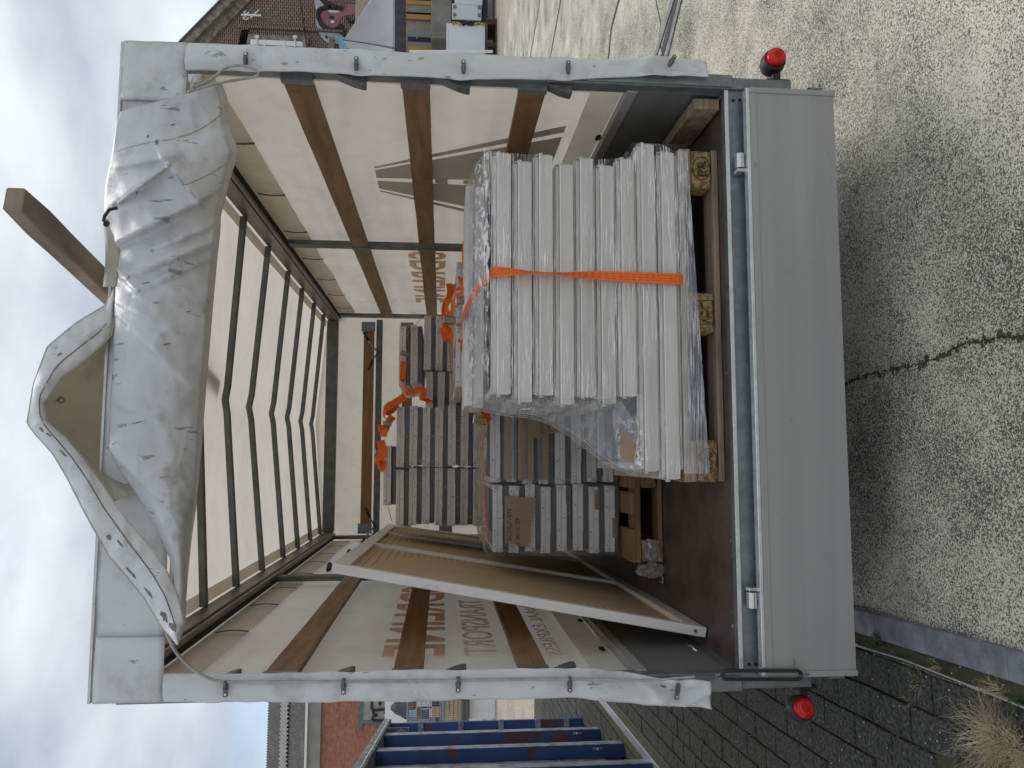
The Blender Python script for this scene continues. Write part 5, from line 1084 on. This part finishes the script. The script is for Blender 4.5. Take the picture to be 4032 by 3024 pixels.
# window
def hp(x, y, Y=YH): return at(x, y, Y=Y)
a = hp(985, 235, YH-.08); c = hp(1200, 168, YH-.08)
MB().box(a.x-1, c.x+.25, YH-.10, YH-.002, c.z-.06, a.z+.20).build('window_frame', 'stone_trim', HR)
wf_ = MB().box(a.x-1, c.x, YH-.16, YH-.101, c.z, a.z).build('window', 'white_paint', HR)
MB().box(a.x-1, c.x-.22, YH-.168, YH-.1605, c.z+.10, a.z-.22).build('pane', 'glass_grey', wf_)
for x in (1040, 1118):
    p = hp(x, 190, YH-.17); MB().box(p.x-1, c.x, YH-.18, YH-.1685, p.z-.04, p.z+.04).build('glazing_bar', 'white_paint', wf_)
for x, sgn in ((1012, 1), (1162, 1)):
    p = hp(x, 140, YH-.2); p2 = hp(x, 200, YH-.2); MB().tube([p, p2], .03, 6).build('iron_anchor', 'white_paint', HR); MB().tube([hp(x-8, 145, YH-.2), hp(x+8, 145, YH-.2)], .07, 6).build('iron_anchor', 'white_paint', HR)
# arched soldier course, string course, pilaster
b = MB()
for k in range(14):
    t_ = k/13; x = lerp(935, 915, t_)+20*0; p = hp(952-18*math.sin(t_*1.2), 110+t_*95, YH-.05); b.box(p.x-.16, p.x-.0, YH-.10, YH-.003, p.z-.32, p.z+.0)
b.build('brick_arch', 'brick_dark', HR)
a = hp(940, 118, YH-.08); c = hp(1350, 128, YH-.08); MB().box(c.x, c.x+.10, YH-.12, YH-.003, c.z, a.z).build('brick_course', 'brick_dark', HR)
a = hp(1195, 200); c = hp(1216, 150); MB().box(a.x-1, c.x, YH-.25, YH-.103, c.z, a.z).build('stone_block', 'stone_trim', HR)
a = hp(1298, 200); c = hp(1320, 155); MB().box(a.x-1, c.x, YH-.25, YH-.103, c.z, a.z).build('stone_block', 'stone_trim', HR)
MB().tube([hp(1179, -20, YH-.4), hp(1200, 120, YH-.4), hp(1214, 230, YH-.4)], .025, 5).build('wall_cable', 'black_paint', HR)
# iron scroll
b = MB(); b.tube([hp(950, 58, YH-.3), hp(1028, 61, YH-.3)], .04, 6); b.tube([hp(985, 72, YH-.3), hp(1020, 38, YH-.3)], .03, 6)
for cx0, cy0 in ((968, 47), (966, 70)): b.tube([hp(cx0+math.cos(t*.6)*(12-t), cy0+math.sin(t*.6)*(9-t*.7), YH-.3) for t in range(10)], .028, 5)
b.build('iron_scroll', 'white_paint', HR)
# graffiti (plain shapes)
def gpoly(pts, m, y, nm='graffiti_fill'): MB().prism([hp(x, y_, YH-y) for x, y_ in smoothpl(pts+[pts[0]], 2)[:-1]], (0, .006, 0)).build(nm, m, HR)
def gline(pts, r, y=.04): MB().tube([hp(x, y_, YH-y) for x, y_ in smoothpl(pts, 2)], r, 6).build('graffiti_line', 'black_paint', HR)
gpoly([(1235, -20), (1242, 35), (1255, 60), (1240, 80), (1252, 120), (1275, 160), (1310, 175), (1345, 170), (1350, 140), (1290, 110), (1290, 40), (1260, 0)], 'graf_pale', .012)
gpoly([(1262, 40), (1258, 75), (1275, 105), (1305, 118), (1335, 100), (1345, 60), (1400, 60), (1410, 20), (1340, 10), (1300, 35)], 'graf_pink', .022)
gpoly([(1320, 130), (1345, 135), (1365, 165), (1370, 205), (1340, 205), (1330, 160)], 'graf_blue', .026)
gpoly([(1290, 40), (1330, 42), (1340, 48), (1300, 50)], 'white_paint', .034)
gpoly([(1304, 80), (1318, 82), (1314, 92), (1302, 90)], 'white_paint', .034)
gpoly([(1295, 62), (1318, 62), (1314, 76), (1300, 76)], 'black_paint', .034)
gline([(1350, 34), (1310, 28), (1265, 32), (1250, 50), (1258, 85), (1275, 108), (1310, 120), (1335, 112), (1342, 95), (1350, 120), (1360, 140)], .10)
gline([(1350, 34), (1300, 20), (1262, -5)], .08)
gline([(1365, 70), (1375, 85), (1390, 90), (1400, 70)], .07)
gline([(1400, 28), (1420, 22)], .05)
gpoly([(1280, 140), (1292, 142), (1290, 152), (1280, 150)], 'black_paint', .034)
# grey gazebo tent
TT = thing('gazebo_tent', 'grey pyramid gazebo tent with dark valance before the brick wall', 'tent', tuple(at(1940, 203, Y=20.2)))
AP = at(1351, 158, Y=21.5); Ca = at(1555, 192, Y=20); Cb = at(1555, -190, Y=21.2); Cc = at(1545, 520, Y=23); Cd = at(1540, 60, Y=25)
def cloth(P0, P1, P2, nm):
    def f(u, v):
        p = P0.lerp(P1.lerp(P2, u), v); return p+Vector((0, 0, -.10*math.sin(math.pi*v)*math.sin(math.pi*u)-.10*math.sin(math.pi*v)))
    return MB().grid(f, 20, 14).build(nm, 'tent', TT, smooth=True, solid=.01)
cloth(AP, Ca, Cb, 'roof_panel'); cloth(AP, Cc, Ca, 'roof_panel')
def ghost(P0, P1):
    pts = [P0.lerp(P1, k/8)+Vector((0, -.02, -.10*math.sin(math.pi*k/8))) for k in range(9)]; MB().tube(pts, .02, 5).build('seam', 'tent_dark', TT)
ghost(AP, Ca); 
for P1, P2 in ((Ca, Cb), (Cc, Ca)):
    b = MB(); b.grid(lambda u, v: P1.lerp(P2, u)+Vector((0, -.01+.03*math.sin(u*60)*v, -.34*v)), 120, 2); b.build('valance', 'tent_dark', TT, smooth=True)
MB().tube([at(1612, 203, Y=20.1), at(1940, 203, Y=20.1)], .045, 8).build('pole', 'white_paint', TT)
# red brick wall with doors
YR = 24
RW = thing('brick_wall', 'red brick shed wall with yellow door frames behind the tent', 'wall', (18, YR, G))
a = at(1560, 420, Y=YR); c = at(1560, -500, Y=YR); MB().box(a.x, c.x, YR, YR+.3, G, 4.2).build('mortar_bed', 'mortar', RW)
bk = MB().box(-.095, .095, -.012, .03, -.03, .03).build('brick', 'brick_piece', RW, bevel=.004); bk.location = (0, 0, 0)
firstk = True; zz = at(1760, 100, Y=YR).z; ztop_ = at(1606, 100, Y=YR).z+.05; r = 0; cnt = 0
while zz < ztop_:
    for (ya, yb) in ((126, 66), (214, 200)):
        xa, xb = at(1650, ya, Y=YR).x, at(1650, yb, Y=YR).x; x = xa-(.1 if r % 2 else 0)
        while x < xb:
            o = bk if firstk else inst(bk, 'brick', (0, 0, 0), 0, RW); firstk = False
            o.location = Vector((x+.1, YR-.004+random.uniform(-.004, .004), zz))-ORG[RW.name]; o.scale = (random.uniform(.95, 1), 1, random.uniform(.93, 1.02)); x += .207; cnt += 1
    zz += .074; r += 1
def rb(x0, y0, x1, y1, d, m, nm, parent=RW, th=.05):
    a = at(x0, y1, Y=YR-d); c = at(x1, y0, Y=YR-d); return MB().box(a.x, c.x, YR-d, YR-d+th, c.z, a.z).build(nm, m, parent)
rb(1560, 55, 1760, 71, .10, 'yellow_wood', 'door_frame'); rb(1600, -200, 1760, 54, .06, 'dark_wood', 'doorway'); rb(1600, 16, 1700, 54, .10, 'grey_board', 'door_panel')
rb(1600, 5, 1700, 15, .13, 'yellow_wood', 'door_rail', th=.03)
dr = rb(1606, 125, 1756, 187, .10, 'glass_grey', 'door'); rb(1606, 151, 1756, 159, .14, 'black_paint', 'door_edge', dr, .03); rb(1640, 143, 1645, 152, .17, 'cable_yellow', 'handle', dr, .03)
rb(1606, 187, 1756, 198, .13, 'yellow_wood', 'door_frame')
# cabinets and white goods
CB = thing('steel_cabinet', 'large olive grey steel cabinet beside the white box', 'cabinet', tuple(at(1900, 70, Y=22)))
a = at(1697, 148, Y=22); c = at(1896, -150, Y=22); MB().box(a.x, c.x, 22, 23, c.z, a.z).build('body', 'olive_steel', CB, bevel=.02)
a = at(1777, 78, Y=21.9); c = at(1896, -150, Y=21.9); tr = MB().box(a.x, c.x, 21.9, 21.99, c.z, a.z).build('open_tray', 'black_paint', CB)
a = at(1780, 76, Y=21.85); c = at(1896, 20, Y=21.85); MB().box(a.x, c.x, 21.82, 21.899, c.z, a.z).build('tray_plate', 'white_box', tr, bevel=.02)
a = at(1790, 16, Y=21.8); c = at(1900, -60, Y=21.8); MB().box(a.x, c.x, 21.8, 21.89, c.z, a.z).build('drum', 'white_box', CB, bevel=.03)
for x, y in ((1790, 26), (1887, 30), (1790, 58), (1887, 60)):
    p = at(x, y, Y=21.8); MB().box(p.x-.05, p.x+.05, 21.76, 21.81, p.z-.05, p.z+.05).build('mounting_foot', 'galv', CB, bevel=.01)
WB = thing('white_cabinet', 'white flat sided cabinet standing on a pallet by the tent pole', 'cabinet', tuple(at(1912, 150, Y=21)))
a = at(1757, 260, Y=21); c = at(1911, 98, Y=21); MB().box(a.x, c.x, 21, 21.9, c.z, a.z).build('body', 'white_box', WB, bevel=.02)
a2 = at(1763, 260, Y=20.98); c2 = at(1765, 98, Y=20.98); MB().box(a2.x, c2.x, 20.99, 21, c2.z, a2.z).build('panel_gap', 'grey_board', WB)
a = at(1913, 260, Y=20.95); c = at(1938, 74, Y=20.95)
PL = thing('pallet', 'old dark pallet under the white cabinet by the tent', 'pallet', (c.x, 21, G))
MB().box(a.x, c.x, 20.9, 21.9, a.z-.05, a.z).build('deck_board', 'dark_wood', PL); MB().box(a.x, c.x, 20.9, 21.9, G+.003, G+.05).build('bottom_board', 'dark_wood', PL)
for x in (c.x-.2, c.x-.95, c.x-1.6): MB().box(x, x+.15, 20.92, 21.88, G+.051, a.z-.051).build('block', 'dark_wood', PL)
for i, pts in enumerate(([(1783, 95), (1785, 88), (1800, 88), (1815, 97)], [(1868, 97), (1880, 90), (1900, 93), (1910, 97)])):
    tag(MB().tube([at(x, y, Y=20.95) for x, y in smoothpl(pts, 2)], .035, 6).build('hose', 'cable_yellow'), ['yellow hose curling at the upper corner of the white cabinet', 'yellow hose end low beside the white cabinet'][i], 'hose')
tag(MB().tube([at(x, y, Y=20.97) for x, y in smoothpl([(1820, 98), (1835, 90), (1855, 88), (1870, 93), (1850, 97), (1840, 92)], 2)], .05, 6).build('hose', 'black_paint'), 'coil of black cable beside the white cabinet', 'hose')
a = at(1897, 100, Y=22.1); c = at(1921, -150, Y=22.1); tag(MB().box(a.x, c.x, 22.1, 23, c.z, a.z).build('blue_skid', 'blue_dark', bevel=.02), 'dark blue base under the steel cabinet', 'base')
# white goods/roof behind tent far right and skyline filler on the left side of the yard
